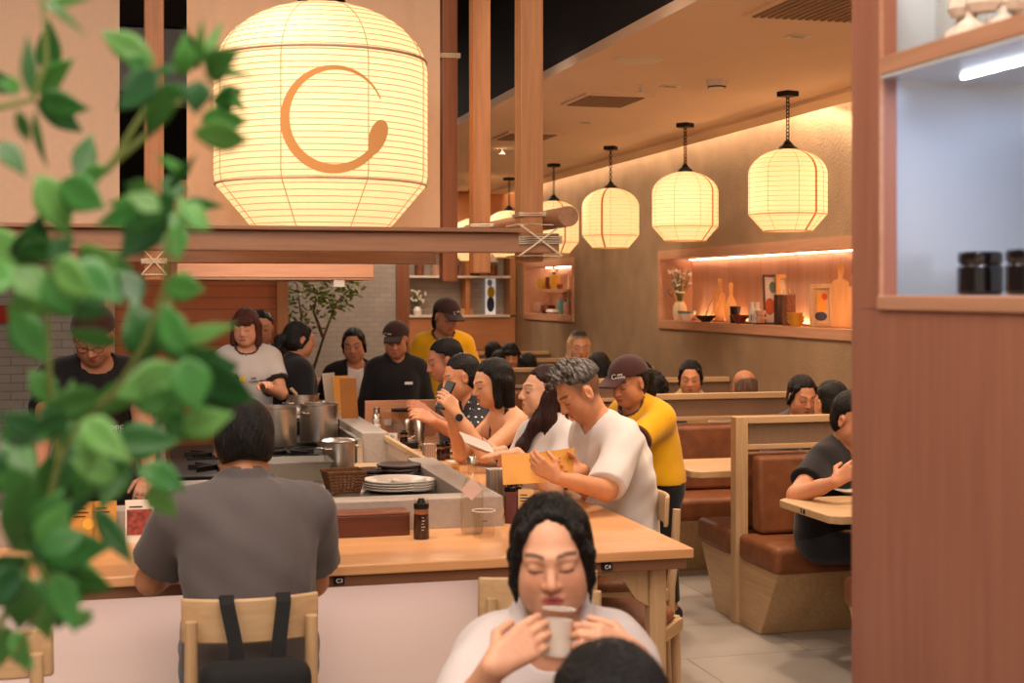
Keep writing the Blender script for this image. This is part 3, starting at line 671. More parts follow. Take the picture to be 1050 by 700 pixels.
plates(381, 493, 3, .075, M_plate_d, 'small dark plate, %s of the stack beside the basket', 'small dark plates', step=.018)
plates(405, 503, 4, .137, M_plate_w, 'wide white plate, %s of the stack behind the stone ledge', 'white plates', step=.011)
plates(0, 0, 4, .095, M_plate_w, 'smaller white plate, %s of the stack in the ledge corner', 'small white plates', (1.145, 6.0, .8), .011)
q = onZ(350, 506, .80); tag(MB().lathe([(0, 0), (.05, 0), (.075, .012), (.072, .014), (0, .004)], (q.x-.1, q.y-.02, .80), 28).build('steel_dish', M_steel, smooth=True), 'shallow steel dish before the wicker basket', 'dish')
f = thing('steel_fridge', 'tall pale steel cabinet behind the grey polo man', 'cabinet', (.02, 7.6, 0))
MB().box(-.2, .12, -.3, .3, .0, 1.12).build('body', M_steel, f, bevel=.006); MB().box(-.2, .12, -.32, -.301, .05, 1.08).build('door', M_steelx, f, bevel=.004); MB().box(.09, .105, -.345, -.321, .3, .9).build('handle', M_steel, f)
tag(MB().box(-2.6, -.25, 8.6, 9.2, 0, .85).build('back_counter', M_steelx, bevel=.005), 'steel back counter behind the cook', 'counter')
# grill and shelf behind the pots
gr = thing('grill_rack', 'low dark grill with steel rails behind the pots', 'grill', (.66, 8.9, 0)); MB().box(.19, .52, -.35, .1, 0, .84).build('body', M_steelx, gr, bevel=.005)
m = MB()
for k in range(6): m.tube([(.2, -.3+k*.075, .875), (.51, -.3+k*.075, .875)], .008, 6)
m.build('rail', M_darkwood, gr); MB().box(.19, .52, -.365, -.351, .80, .883).build('front_edge', M_iron, gr)
tag(MB().box(.88, 1.04, 8.62, 8.74, .842, .90).build('white_box', M_plate_w, bevel=.004, loc=(0, 0, .05)), 'small white box behind the stock pots', 'box')

# ================= things on the counter
ZC = .75
q = onZ(341, 553, ZC); t = thing('chopstick_box', 'long dark red wooden box against the stone ledge', 'box', (q.x+.145, 5.255, ZC))
MB().box(-.145, .145, -.055, .055, 0, .078).build('body', M_darkwood, t, bevel=.003); MB().box(-.147, .147, -.057, .057, .0785, .088).build('lid', wood('red_lid', '#6a361f', '#824a2d', 'x', 8, .35), t, bevel=.004)
M_soy = pm('soy_sauce', '#2a0d08', .1, var=0, coat=.5); M_amber = pm('amber', '#8a5a3a', .15, var=0, coat=.3)
def soy(q, h, r, lab, grp=None, caps=True):
    t = thing('sauce_bottle', lab, 'bottle', q, 0, grp)
    MB().lathe([(0, 0), (r, 0), (r*1.03, .004), (r*.93, h*.62), (0, h*.62)], (0, 0, 0), 22).build('sauce', M_soy, t, smooth=True)
    MB().lathe([(r*.94, h*.62), (r*.9, h*.75), (r*.8, h*.76), (0, h*.76)], (0, 0, 0), 22).build('neck', M_amber, t, smooth=True)
    MB().lathe([(r*.98, h*.75), (r*.98, h*.87), (r*.55, h*.9), (r*.35, h*1.0), (0, h*1.0)], (0, 0, 0), 22).build('cap', M_iron, t, smooth=True)
    MB().lathe([(r*.93, h*.88), (r*.93, h*1.02), (r*.90, h*1.02), (r*.90, h*.88)], (0, 0, 0), 22).build('cover', M_thin, t, smooth=True)
    return t
q = onZ(432, 552, ZC); t = soy(q, .148, .029, 'soy sauce bottle with black cap at the front counter')
m = MB()
for k in range(5): m.box(-.004, .004+.004*(k % 2), -.0292, -.0285, .035+k*.011, .0365+k*.011)
m.build('scale_marks', M_tagtxt, t)
M_water = glassy('water', '#efe9e0', .05, .86)
q = onZ(484, 547, ZC); t = thing('water_carafe', 'clear glass water carafe with a pale paper tag and metal lid', 'carafe', q)
pr = [(0, .002), (.04, .002), (.043, .012), (.043, .15), (.036, .18), (.018, .215), (.0155, .265)]
MB().lathe(pr+[(.0135, .265), (.016, .215), (.034, .18), (.041, .15), (.041, .012), (.038, .006), (0, .006)], (0, 0, 0), 32).build('glass', M_thin, t, smooth=True)
MB().lathe([(.0, .007), (.0405, .007), (.0405, .132), (0, .132)], (0, 0, 0), 32).build('water', M_water, t, smooth=True)
MB().lathe([(0, .262), (.018, .262), (.018, .286), (.016, .289), (0, .289)], (0, 0, 0), 24).build('lid', M_steel, t, smooth=True)
MB().obox((-.012, -.046, .172), (1, .0, 1), (0, 1, .2), (-1, 0, 1), .058, .002, .058).build('paper_tag', pm('pink_tag', '#d9b9ac', .8, var=.02), t)
for k in (-1, 1): m = MB(); MB().tube([(-.012+k*.003, -.044, .205), (0, -.017, .235)], .0008, 5).build('string', M_rope, t)
def tumbler(q, r, h, lab, liquid=None, fill=.5, grp=None):
    t = thing('drinking_glass', lab, 'glass', q, 0, grp)
    MB().lathe([(0, .001), (r*.93, .001), (r, .01), (r, h-.006), (r*1.06, h), (r*1.02, h), (r*.95, h-.008), (r*.95, .008), (0, .006)], (0, 0, 0), 32).build('glass', M_thin, t, smooth=True)
    MB().tube([(r*1.04*math.cos(2*PI*i/32), r*1.04*math.sin(2*PI*i/32), h) for i in range(32)], .0012, 5, close=True).build('rim', M_tagtxt, t)
    if liquid: MB().lathe([(0, .008), (r*.94, .008), (r*.94, h*fill), (0, h*fill)], (0, 0, 0), 28).build('drink', liquid, t, smooth=True)
    return t
t = tumbler(onZ(496, 551, ZC), .041, .10, 'empty clear glass beside the water carafe'); MB().box(-.016, .002, -.042, -.0405, .066, .069).build('mark', M_iron, t)
M_yel = pm('yellow_drink', '#d8b81c', .15, var=0)
tumbler(onZ(334, 559, ZC), .033, .112, 'glass of yellow drink beside the grey polo man', M_yel, .8)
tumbler(onX(399, 437, 1.52), .036, .10, 'glass of milky drink at the far part of the counter', M_plate_w, .45)
tumbler(onX(388, 428, 1.50), .032, .09, 'small half filled glass behind the milky drink', M_amber, .3)
M_menu = pm('ochre_card', '#c98c3a', .6, var=.05); M_cardw = pm('white_card', '#e2d6c6', .7, var=.02); M_red = pm('dark_red_card', '#5a2420', .6, var=.1)
def holder(px, X, lab, s=.07, h=.165, y=None):
    yy = Yof(px, X); t = thing('utensil_holder', lab, 'holder', (X, yy, ZC), 0, 'steel utensil holders')
    MB().box(-s/2, s/2, -s/2, s/2, 0, h).build('box', M_steel, t, bevel=.003)
    m = MB()
    for k in range(5): x = -s/2+.006+k*(s-.012)/4; m.box(x-.003, x+.003, -s/2-.002, -s/2-.0003, .004, h-.002); m.box(-s/2-.002, -s/2-.0003, x-.003, x+.003, .004, h-.002)
    m.build('rib', M_steelx, t); return t
holder(509, 1.455, 'ribbed steel utensil holder nearest, beside the ledge corner'); holder(440, 1.50, 'ribbed steel utensil holder before the plate of food', .06, .10)
for i, (px, X, h) in enumerate(((523, 1.46, .13), (529, 1.50, .125), (452, 1.58, .10), (457, 1.62, .095), (414, 1.50, .105))):
    soy(Vector((X, Yof(px, X), ZC)), h, .024, ['dark sauce bottle beside the nearest utensil holder', 'dark sauce bottle by the leaning menu card', 'dark sauce bottle near the plate of food', 'second dark sauce bottle near the plate of food', 'dark sauce bottle on the black tray'][i], 'dark sauce bottles')
bt = thing('condiment_tray', 'black square tray at the far counter with a white spoon', 'tray', (1.52, Yof(416, 1.52)-.06, ZC)); MB().box(-.055, .055, -.06, .03, 0, .035).build('box', M_iron, bt, bevel=.004)
tag(MB().obox((1.55, Yof(418, 1.55)-.1, ZC+.052), (1, .5, .35), (-.5, 1, 0), (0, 0, 1), .085, .016, .006).build('white_spoon', M_plate_w, bevel=.003), 'white spoon lying across the black tray', 'spoon')
for px, X, h, lab in ((430, 1.60, .155, 'plain steel cylinder standing beside the black tray'), (418, 1.62, .12, 'plain steel cylinder farther along the counter')):
    tag(MB().lathe([(0, 0), (.028, 0), (.029, .004), (.029, h-.003), (.027, h), (.025, h-.01), (0, h-.01)], (X, Yof(px, X), ZC), 24).build('steel_cup', M_steel, smooth=True), lab, 'cup')
def card(name, X, Y, z, w, h, lean, rz, m, lab, grp=None, lines=True):
    t = thing(name, lab, 'menu', (X, Y, z), rz, grp); o = Matrix.Rotation(-lean, 4, 'X')
    b = MB().box(-w/2, w/2, -.002, .002, 0, h).build('board', m, t, bevel=.001); b.data.transform(o)
    if lines:
        g = MB()
        for k in range(3): g.box(-w*.36, w*(.1+.12*(k % 2)), -.0032, -.0022, h*(.82-k*.09), h*(.85-k*.09))
        p = g.build('print', M_iron, t); p.data.transform(o)
    return t
card('menu_card', 1.47, 5.36, ZC, .06, .13, .12, -.35, pm('tan_card', '#cda66f', .6, var=.03), 'tan menu card leaning at the end of the stone ledge')
card('menu_card', 1.41, 5.36, ZC, .045, .12, .12, -.5, M_red, 'dark red menu card beside the tan one at the ledge end', None, False)
card('menu_card', 1.50, Yof(467, 1.5), ZC, .04, .06, .1, -.2, M_menu, 'tiny standing price card on the side counter')
card('menu_card', 1.45, Yof(403, 1.45), ZC, .05, .08, .1, -.2, M_cardw, 'tiny white card near the end of the counter')
for px, w, m, lab in ((87, .085, M_menu, 'ochre menu card behind the leaves, leftmost of three'), (108, .085, M_menu, 'ochre menu card with a yellow dot, middle of three'), (143, .10, M_cardw, 'menu card with a red food picture, beside the grey polo man')):
    q = onZ(px, 550, ZC); t = card('menu_card', q.x, 5.285, ZC, w, .155, .13, 0., m, lab, 'menu cards along the front counter')
    if m == M_cardw: b = MB().box(-.044, .044, -.0045, -.0022, .03, .12).build('picture', pm('food_picture', '#8e3a2c', .6, var=.6, scale=50), t); b.data.transform(Matrix.Rotation(-.13, 4, 'X'))
    else: b = MB().lathe([(0, 0), (.02, 0), (.02, .001), (0, .001)], (.018, -.003, .075), 18, (0, -1, 0)).build('dot', pm('dot_yellow', '#e0a93a', .6, var=0), t); b.data.transform(Matrix.Rotation(-.13, 4, 'X'))
tag(MB().box(-.035, .035, -.07, .07, 0, .008).build('phone', M_iron, bevel=.003, loc=(1.62, 5.62, ZC)), 'black phone lying on the counter by the white-shirted man', 'phone')
q = Vector((1.70, Yof(460, 1.70), ZC)); t = thing('food_plate', 'white plate of brown noodles before the woman with the phone', 'plate', q)
MB().lathe([(0, 0), (.07, 0), (.12, .018), (.118, .021), (.07, .006), (0, .005)], (0, 0, 0), 36).build('plate', M_plate_w, t, smooth=True)
m = MB(); R2 = random.Random(3)
for k in range(46):
    a, r1 = R2.random()*6.28, R2.random()*.065; x, y = r1*math.cos(a), r1*math.sin(a); z = .012+.035*(1-r1/.075)
    pts = [(x+.02*math.cos(a+1.9+j*.8)*j*.6, y+.02*math.sin(a+1.9+j*.8)*j*.6, z+.006*math.sin(j*2+k)) for j in range(4)]; m.tube(pts, .004, 5)
m.build('noodles', pm('noodle', '#8a5424', .5, var=.4, scale=40), t, smooth=True)
t['label'] = 'white plate of brown noodles before the woman with the phone'
q = onZ(868, 506, .736); tag(MB().lathe([(0, 0), (.06, 0), (.105, .018), (.103, .021), (.06, .006), (0, .005)], (0, 0, 0), 36).build('plate', M_plate_w, smooth=True, loc=(q.x+.05, q.y, .7365)), 'white plate on the nearest booth table before the man in black', 'plate')
tag(MB().box(-.06, .06, -.03, .03, 0, .006).build('napkin', M_cardw, loc=(1.66, Yof(470, 1.66)-.02, ZC), bevel=.002), 'white napkin on the side counter', 'napkin')
tag(MB().lathe([(0, 0), (.03, 0), (.055, .03), (.053, .031), (.028, .005), (0, .004)], (1.60, 7.95, ZC), 28).build('small_bowl', pm('green_bowl', '#5a5038', .4, var=.1), smooth=True), 'small dark green bowl near the far end of the counter', 'bowl')
# far end of the ledge: menus, pitcher, shakers
for px, w, h, m, rz, lab in ((341, .16, .24, M_cardw, .9, 'white tilted menu sheet on the far ledge'), (352, .12, .25, M_menu, .35, 'ochre menu folder standing on the far ledge'), (359, .11, .25, pm('brown_folder', '#9c6228', .6, var=.1), .25, 'brown menu folder beside the ochre one')):
    card('menu_folder', 1.29, Yof(px, 1.29), .866, w, h, .15, rz, m, lab, None, False)
t = thing('water_pitcher', 'clear glass water pitcher on the far counter end', 'pitcher', (1.58, 8.66, ZC))
MB().lathe([(0, .002), (.06, .002), (.065, .02), (.06, .17), (.058, .17), (.062, .02), (0, .006)], (0, 0, 0), 28).build('glass', M_thin, t, smooth=True); MB().lathe([(0, .008), (.06, .008), (.058, .10), (0, .10)], (0, 0, 0), 28).build('water', M_water, t, smooth=True)
MB().tube([(.06, 0, .15), (.10, 0, .14), (.10, 0, .06), (.062, 0, .04)], .006, 8).build('handle', M_iron, t, smooth=True); MB().lathe([(.062, .168), (.062, .185), (0, .19)], (0, 0, 0), 28).build('lid', M_iron, t, smooth=True)
for px, X, h, mm, lab in ((372, 1.42, .20, M_steel, 'tall steel shaker at the far end of the counter'), (365, 1.40, .14, M_plate_w, 'white shaker at the far end of the counter')):
    tag(MB().lathe([(0, 0), (.026, 0), (.027, h*.7), (.018, h*.78), (.02, h*.82), (.02, h), (0, h)], (X, 8.62 if px > 370 else 8.5, ZC), 18).build('shaker', mm, smooth=True), lab, 'shaker')
# black backpack hung on the chair of the man in grey
M_bag = pm('black_cloth', '#131214', .85, var=.15, scale=60)
t = thing('backpack', 'black backpack hanging by two straps from the chair back', 'bag', (.31, 3.96, 0))
m = MB().box(-.15, .15, -.13, .0, .27, .655); m.build('body', M_bag, t, bevel=.045, seg=4, smooth=True)
MB().box(-.11, .11, -.15, -.115, .30, .48).build('pocket', M_bag, t, bevel=.02, seg=3, smooth=True)
for x0, x1 in ((-.07, -.045), (.085, .065)):
    m = MB(); pts = [(x1*1.0, -.045, .56), (x1*1.05, -.02, .68), (x0, .012, .795), (x0, .030, .812), (x0, .052, .80), (x0, .07, .72)]
    vs = []
    for p in pts: vs += [(p[0]-.02, p[1], p[2]), (p[0]+.02, p[1], p[2]), (p[0]+.02, p[1]+.005, p[2]+.004), (p[0]-.02, p[1]+.005, p[2]+.004)]
    m.add(vs, [(i*4+k, i*4+(k+1) % 4, i*4+4+(k+1) % 4, i*4+4+k) for i in range(len(pts)-1) for k in range(4)]); m.build('strap', M_bag, t)

# ================= crockery in the long niche (ledge at 1.422)
ZN = 1.4225
def nloc(px, X=4.36): return Vector((X, Yof(px, X), ZN))
def facing(q): return math.atan2(q.x, q.y)*-1
M_cream = pm('cream_ceramic', '#d9c39a', .5, var=.06); M_teal = pm('teal_glaze', '#6f9a94', .3, var=.1); M_dk = pm('dark_ceramic', '#2c201c', .35, var=.2); M_rb = pm('red_brown_glaze', '#6a2c22', .3, var=.25, scale=30)
M_ygl = pm('yellow_glaze', '#d19a35', .35, var=.06); M_pinkc = pm('speckled_clay', '#b98f78', .5, var=.2, scale=60); M_milk = pm('milk_glass', '#e9e2d6', .25, var=0); M_board = wood('board_wood', '#cf9450', '#e0ab6a', 'z', 10, .5)
M_leafd = pm('dry_green', '#5d6b34', .6, var=.3, scale=40); M_white_f = pm('white_flower', '#ece3cb', .7, var=.05); M_purple = pm('lilac_flower', '#8f86b5', .7, var=.1)
def bowl_m(r, h, t=.004): return MB().lathe([(0, 0), (r*.45, 0), (r*.5, .008), (r*.85, h*.55), (r, h), (r-t, h), (r*.82, h*.55), (r*.4, .012), (0, .01)], (0, 0, 0), 28)
q = nloc(697); t = thing('flower_vase', 'cream vase of white and lilac wild flowers at the left end of the long niche', 'vase', q)
MB().lathe([(0, 0), (.045, 0), (.058, .04), (.058, .11), (.04, .145), (.043, .155), (.036, .15), (.03, .13), (0, .12)], (0, 0, 0), 26).build('vase', M_cream, t, smooth=True)
R3 = random.Random(11); ms, mw, mp_, ml = MB(), MB(), MB(), MB()
for k in range(26):
    a = R3.random()*6.28; s = R3.random()*.11; top = Vector((s*math.cos(a)-.02, s*math.sin(a)*1.0-.02, .22+R3.random()*.19)); ms.tube([(0, 0, .12), top*.55+Vector((0, 0, .06)), top], .0022, 5)
    if k % 3 != 2:
        for j in range(5): mw.ball(top+Vector((R3.uniform(-.018, .018), R3.uniform(-.018, .018), R3.uniform(-.008, .012))), .008, 6, 4)
    else:
        for j in range(5): mp_.ball(top+Vector((0, 0, -.03+j*.012)), .005, 6, 4)
    for j in range(4):
        c = top*R3.uniform(.5, .95)+Vector((0, 0, .05)); d = Vector((R3.uniform(-1, 1), R3.uniform(-1, 1), R3.uniform(0, 1))).normalized()*.04; n = d.cross(Vector((0, 0, 1))).normalized()*.006
        ml.add([c, c+d*.5+n, c+d, c+d*.5-n], [(0, 1, 2, 3)])
ms.build('stem', M_leafd, t); ml.build('foliage', M_leafd, t)['kind'] = 'stuff'; mw.build('white_blossom', M_white_f, t, smooth=True)['kind'] = 'stuff'; mp_.build('lilac_blossom', M_purple, t, smooth=True)['kind'] = 'stuff'
q = nloc(704, 4.30); t = thing('glazed_bowl', 'bowl with teal rim over white in the long niche', 'bowl', q)
bowl_m(.075, .08).build('bowl', M_milk, t, smooth=True); MB().lathe([(.0645, .048), (.0762, .0805), (.071, .081), (.071, .079), (.0755, .079), (.0642, .0475)], (0, 0, 0), 28).build('teal_rim', M_teal, t, smooth=True)
q = nloc(724, 4.30); tag(bowl_m(.08, .05).build('dark_bowl', M_dk, smooth=True, loc=q), 'low dark bowl beneath the wooden spoons in the long niche', 'bowl')
def board(px, X, w, h, neck, lab, round_=False, rz=0., grp='wooden serving boards'):
    q = nloc(px, X); hb = h*(1-neck); nw = w*.16; pts = []
    if round_:
        pts = [(w/2*math.cos(a), hb*.5+hb*.5*math.sin(a)) for a in [(-PI/2+2*PI*i/20) for i in range(21)] if True]
        pts = [(-w*.3, 0), (w*.3, 0), (w/2, hb*.2), (w/2, hb*.6), (w*.35, hb*.85), (nw, hb*1.0)]
    else: pts = [(-w/2, 0), (w/2, 0), (w/2, hb*.95), (w*.36, hb), (nw, hb*1.02)]
    lobe = [(nw*1.35*math.cos(a), h-nw*1.35+nw*1.35*math.sin(a)) for a in [math.radians(d) for d in (-30, 20, 60, 90, 120, 160, 210)]]
    pts = pts+[(nw*.85, hb*1.1)]+lobe+[(-nw*.85, hb*1.1), (-nw, hb*1.02)]
    pts += ([(-w*.35, hb*.85), (-w/2, hb*.6), (-w/2, hb*.2)] if round_ else [(-w*.36, hb), (-w/2, hb*.95)])
    o = MB().prism(pts, -.009, .009, 'y').build('serving_board', M_board, bevel=.003, loc=q); o.rotation_euler = (-.14, 0, facing(q)+rz); return tag(o, lab, 'board', grp)
board(738, 4.43, .085, .345, .34, 'tall rectangular wooden board behind the dark bowl'); board(749.5, 4.43, .095, .31, .36, 'rounded wooden board left of the dark cups', True)
board(861, 4.43, .11, .42, .26, 'tallest wooden board, at the right end of the long niche', rz=-.1); board(876, 4.44, .11, .36, .26, 'wooden board partly behind the tallest one', rz=-.1)
for px, hh, lab in ((725, .25, 'long wooden spoon, left of two leaning in the long niche'), (731, .25, 'long wooden spoon, right of two leaning in the long niche')):
    q = nloc(px-2, 4.34); m = MB().tube([q+Vector((0, .02, .03)), q+Vector((.05, -.02, .16)), q+Vector((.075, -.04, hh))], [.008, .006, .009], 8); tag(m.build('wooden_spoon', M_board, smooth=True), lab, 'spoon', 'wooden spoons in the niche')
q = nloc(754, 4.33)
for k in range(2): tag(MB().lathe([(0, 0), (.036, 0), (.042, .055), (.042, .062), (.038, .062), (.034, .01), (0, .008)], (0, 0, 0), 22).build('dark_cup', M_dk, smooth=True, loc=q+Vector((0, 0, .0635*k))), ['dark cup at the bottom of the pair by the rounded board', 'dark cup stacked on top of the other by the rounded board'][k], 'cup', 'stacked dark cups')
q = nloc(759, 4.29); tag(bowl_m(.062, .065).build('brown_bowl', M_rb, smooth=True, loc=q), 'red brown glazed bowl before the dark cups', 'bowl')
tb = nloc(775, 4.36); tag(MB().box(-.07, .07, -.14, .14, 0, .01).build('small_tray', M_darkwood, bevel=.003, loc=tb), 'dark wooden tray under the white bottles', 'tray')
for px, lab in ((771, 'white milk bottle, left of the pair on the dark tray'), (776.5, 'white milk bottle, right of the pair on the dark tray')):
    q = nloc(px, 4.37); t = thing('milk_bottle', lab, 'bottle', (q.x, q.y, ZN+.0105), 0, 'white bottles')
    MB().lathe([(0, 0), (.026, 0), (.028, .01), (.028, .08), (.014, .11), (.015, .145), (.017, .148), (0, .148)], (0, 0, 0), 20).build('bottle', M_milk, t, smooth=True)
    m = MB()
    for k in range(6): a = k*1.047; m.obox((.0285*math.cos(a), .0285*math.sin(a), .035), (-math.sin(a), math.cos(a), 0), (math.cos(a), math.sin(a), 0), (0, 0, 1), .008, .001, .05)
    m.build('pattern', M_dk, t)
q = nloc(778.5, 4.32)
for k in range(2): tag(MB().lathe([(0, 0), (.025, 0), (.038, .03), (.036, .045), (.032, .045), (0, .01)], (0, 0, 0), 20).build('clay_cup', M_pinkc, smooth=True, loc=(q.x, q.y-.02, ZN+.0105+.046*k)), ['speckled clay cup at the bottom of the pair on the dark tray', 'speckled clay cup on top of the pair on the dark tray'][k], 'cup', 'clay cups')
def picture(px, X, w, h, fw, mf, shapes, lab, depth=.02, rz=.2, lean=.16, mbg='#cfc2b0'):
    q = nloc(px, X); t = thing('framed_picture', lab, 'picture', q, 0); t.rotation_euler = (-lean, 0, facing(q)+rz)
    MB().box(-w/2, -w/2+fw, -depth, depth, 0, h).box(w/2-fw, w/2, -depth, depth, 0, h).box(-w/2+fw, w/2-fw, -depth, depth, 0, fw).box(-w/2+fw, w/2-fw, -depth, depth, h-fw, h).build('frame', mf, t, bevel=.002)
    MB().box(-w/2+fw, w/2-fw, .004, .008, fw, h-fw).build('sheet', pm('sheet', mbg, .8, var=.02), t)
    for i, (cx, cz, rx, rz_, col) in enumerate(shapes):
        MB().add([(cx+rx*math.cos(2*PI*k/28), .0035-.0003*i, cz+rz_*math.sin(2*PI*k/28)) for k in range(28)]+[(cx+rx*math.cos(2*PI*k/28), .001-.0003*i, cz+rz_*math.sin(2*PI*k/28)) for k in range(28)], [tuple(range(28, 56))]+[(k, (k+1) % 28, 28+(k+1) % 28, 28+k) for k in range(28)]).build('printed_shape', pm('print_ink', col, .8, var=.02), t)
    return t
picture(793, 4.43, .135, .36, .012, M_darkwood, [(.005, .27, .026, .042, '#6e7a68'), (-.02, .13, .035, .062, '#b0532b')], 'tall framed print with a grey leaf over a rust oval')
picture(804, 4.49, .10, .36, .03, M_board, [], 'plain pale wooden frame behind the tall print')
picture(843, 4.40, .155, .285, .028, M_pale, [(.0, .16, .034, .075, '#dd9a3c'), (.022, .205, .019, .024, '#c4502c'), (-.005, .072, .04, .03, '#3b3f55')], 'framed print of orange and navy shapes near the right end of the niche', .022, .2, .16, '#d9bf92')
M_bean = pm('speckled_beans', '#7d4a30', .6, var=.75, scale=120); M_dbean = pm('dark_sticks', '#3d2018', .6, var=.5, scale=60, stretch=(1, 1, .1))
for px, X, mm, lab in ((799, 4.34, M_dbean, 'glass jar of dark cinnamon-like sticks in the long niche'), (809, 4.32, M_bean, 'glass jar of speckled beans in the long niche')):
    q = nloc(px, X); t = thing('storage_jar', lab, 'jar', q, 0, 'glass jars in the niche'); r = .038 if mm == M_bean else .032
    MB().box(-r+.003, r-.003, -r+.003, r-.003, .004, .215).build('contents', mm, t, bevel=.008); MB().box(-r, r, -r, r, 0, .235).build('glass', M_thin, t, bevel=.008); MB().box(-r-.002, r+.002, -r-.002, r+.002, .236, .25).build('lid', M_thin, t, bevel=.004)
q = nloc(816, 4.28)
for k in range(3): tag(bowl_m(.06, .045).build('yellow_bowl', M_ygl, smooth=True, loc=q+Vector((0, 0, .024*k))), ['yellow glazed bowl at the bottom of the stack of three', 'yellow glazed bowl in the middle of the stack of three', 'yellow glazed bowl on top of the stack of three'][k], 'bowl', 'stacked yellow bowls')
# small niche: two levels
def nb(px, X, z): return Vector((X, Yof(px, X), z))
for px, z, r, h, mm, lab in ((556, 1.6905, .07, .12, M_ygl, 'yellow pot on the upper shelf of the small niche'), (563, 1.6905, .045, .13, M_rb, 'brown cup beside the yellow pot in the small niche'), (569, 1.6905, .06, .15, M_ygl, 'amber pot holding a green sprig in the small niche'), (574, 1.6905, .035, .05, M_rb, 'little brown cup at the end of the niche shelf'),
                             (547, 1.4225, .06, .15, M_dk, 'dark stacked crockery at the left of the small niche'), (554, 1.4225, .08, .12, M_pinkc, 'round clay pot low in the small niche'), (562, 1.4225, .085, .09, M_rb, 'red glazed bowl low in the small niche'), (568, 1.4225, .09, .05, M_milk, 'low white dish in the small niche'), (577, 1.4225, .06, .15, M_teal, 'grey green teapot-like pot in the small niche')):
    q = nb(px, 4.36, z); tag(MB().lathe([(0, 0), (r*.7, 0), (r, h*.45), (r*.85, h), (r*.75, h), (r*.85, h*.45), (0, .01)], (0, 0, 0), 20).build('ceramic_pot', mm, smooth=True, loc=q), lab, 'pot')
q = nb(569, 4.36, 1.6905); m = MB()
for k in range(6): m.ball(q+Vector((.02*math.sin(k*2), .03*math.cos(k*2.4), .17+.03*k)), (.02, .025, .012), 8, 5)
tag(m.tube([q+Vector((0, 0, .1)), q+Vector((0, 0, .34))], .004, 5).build('green_sprig', M_leafd, smooth=True), 'green sprig in the amber pot of the small niche', 'plant')
q = nb(582, 4.36, 1.4225); t = thing('stick_jar', 'pale jar holding long sticks in the small niche', 'jar', q); MB().lathe([(0, 0), (.04, 0), (.045, .1), (.035, .13), (.03, .13), (0, .1)], (0, 0, 0), 18).build('jar', M_pinkc, t, smooth=True)
for k in range(3): MB().tube([(0, 0, .1), (.01*k, -.03+.03*k, .42)], .006, 6).build('stick', M_white_f, t)
# far shelves
SY = 15.98
def sh(px, z): return Vector((onY(px, 300, SY).x, SY, z))
M_red_b = pm('red_fruit', '#7a2420', .6, var=.4, scale=60)
for px, mm, lab in ((430, M_bean, 'glass jar of beans, leftmost on the far upper shelf'), (447, M_pinkc, 'glass jar of pale grains on the far upper shelf'), (466, M_red_b, 'glass jar of red berries on the far upper shelf'), (487, M_dbean, 'glass jar of dark spice on the far upper shelf'), (505, M_bean, 'glass jar with a white pointed lid on the far upper shelf')):
    q = sh(px, 1.8455); t = thing('storage_jar', lab, 'jar', q, 0, 'glass jars on the far shelf')
    MB().lathe([(0, .003), (.056, .003), (.056, .12), (0, .12)], (0, 0, 0), 18).build('contents', mm, t, smooth=True); MB().lathe([(0, 0), (.06, 0), (.062, .01), (.062, .145), (.05, .155), (0, .155)], (0, 0, 0), 18).build('glass', M_thin, t, smooth=True)
    MB().lathe([(.062, .146), (.062, .165), (0, .17)] if px < 500 else [(.075, .156), (.07, .165), (.01, .26), (0, .26)], (0, 0, 0), 18).build('lid', M_thin if px < 500 else M_plastic_w, t, smooth=True)
q = sh(428, 1.3955); t = thing('flower_vase', 'small white vase of white flowers on the far lower shelf', 'vase', q); MB().lathe([(0, 0), (.045, 0), (.055, .05), (.03, .09), (.035, .1), (0, .09)], (0, 0, 0), 18).build('vase', M_milk, t, smooth=True)
m, ml = MB(), MB()
for k in range(30): a, s = R3.random()*6.28, R3.random()*.11; p = Vector((s*math.cos(a), s*math.sin(a), .14+R3.random()*.14)); m.ball(p, .016, 6, 4); ml.tube([(0, 0, .08), p], .003, 4)
m.build('blossom', M_white_f, t, smooth=True)['kind'] = 'stuff'; ml.build('stem', M_leafd, t)
q = sh(478, 1.3955); tag(MB().box(-.07, .07, -.04, .04, 0, .07).build('wood_sign', M_board, bevel=.004, loc=q), 'small pale wooden block on the far lower shelf', 'block')
q = sh(506, 1.3955); t = thing('framed_print', 'tall white print with yellow and navy shapes on the far shelf', 'picture', (q.x, 16.12, q.z))
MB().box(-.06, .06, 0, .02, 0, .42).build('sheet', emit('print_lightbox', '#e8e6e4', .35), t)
for cx, cz, rx, rz, col in ((0, .14-.02, .045, .09, '#2b3550'), (.005, .26, .045, .07, '#d9b818'), (-.01, .37, .03, .04, '#9fb6c8')):
    MB().lathe([(0, 0), (1, 0), (1, .004), (0, .004)], (0, 0, 0), 24, (0, -1, 0)).build('printed_shape', pm('ink', col, .8, var=0), t).matrix_local = Matrix.Translation((cx, -.001, cz)) @ Matrix.Diagonal((rx, 1, rz, 1))
# red sign on the tiles
q = onY(3, 322, 10.49); tag(MB().box(-.09, .09, -.01, .0, -.06, .06).build('red_sign', pm('red_sign', '#a51f1c', .6, var=0), loc=q), 'small red sign on the grey tiles at the left edge', 'sign')

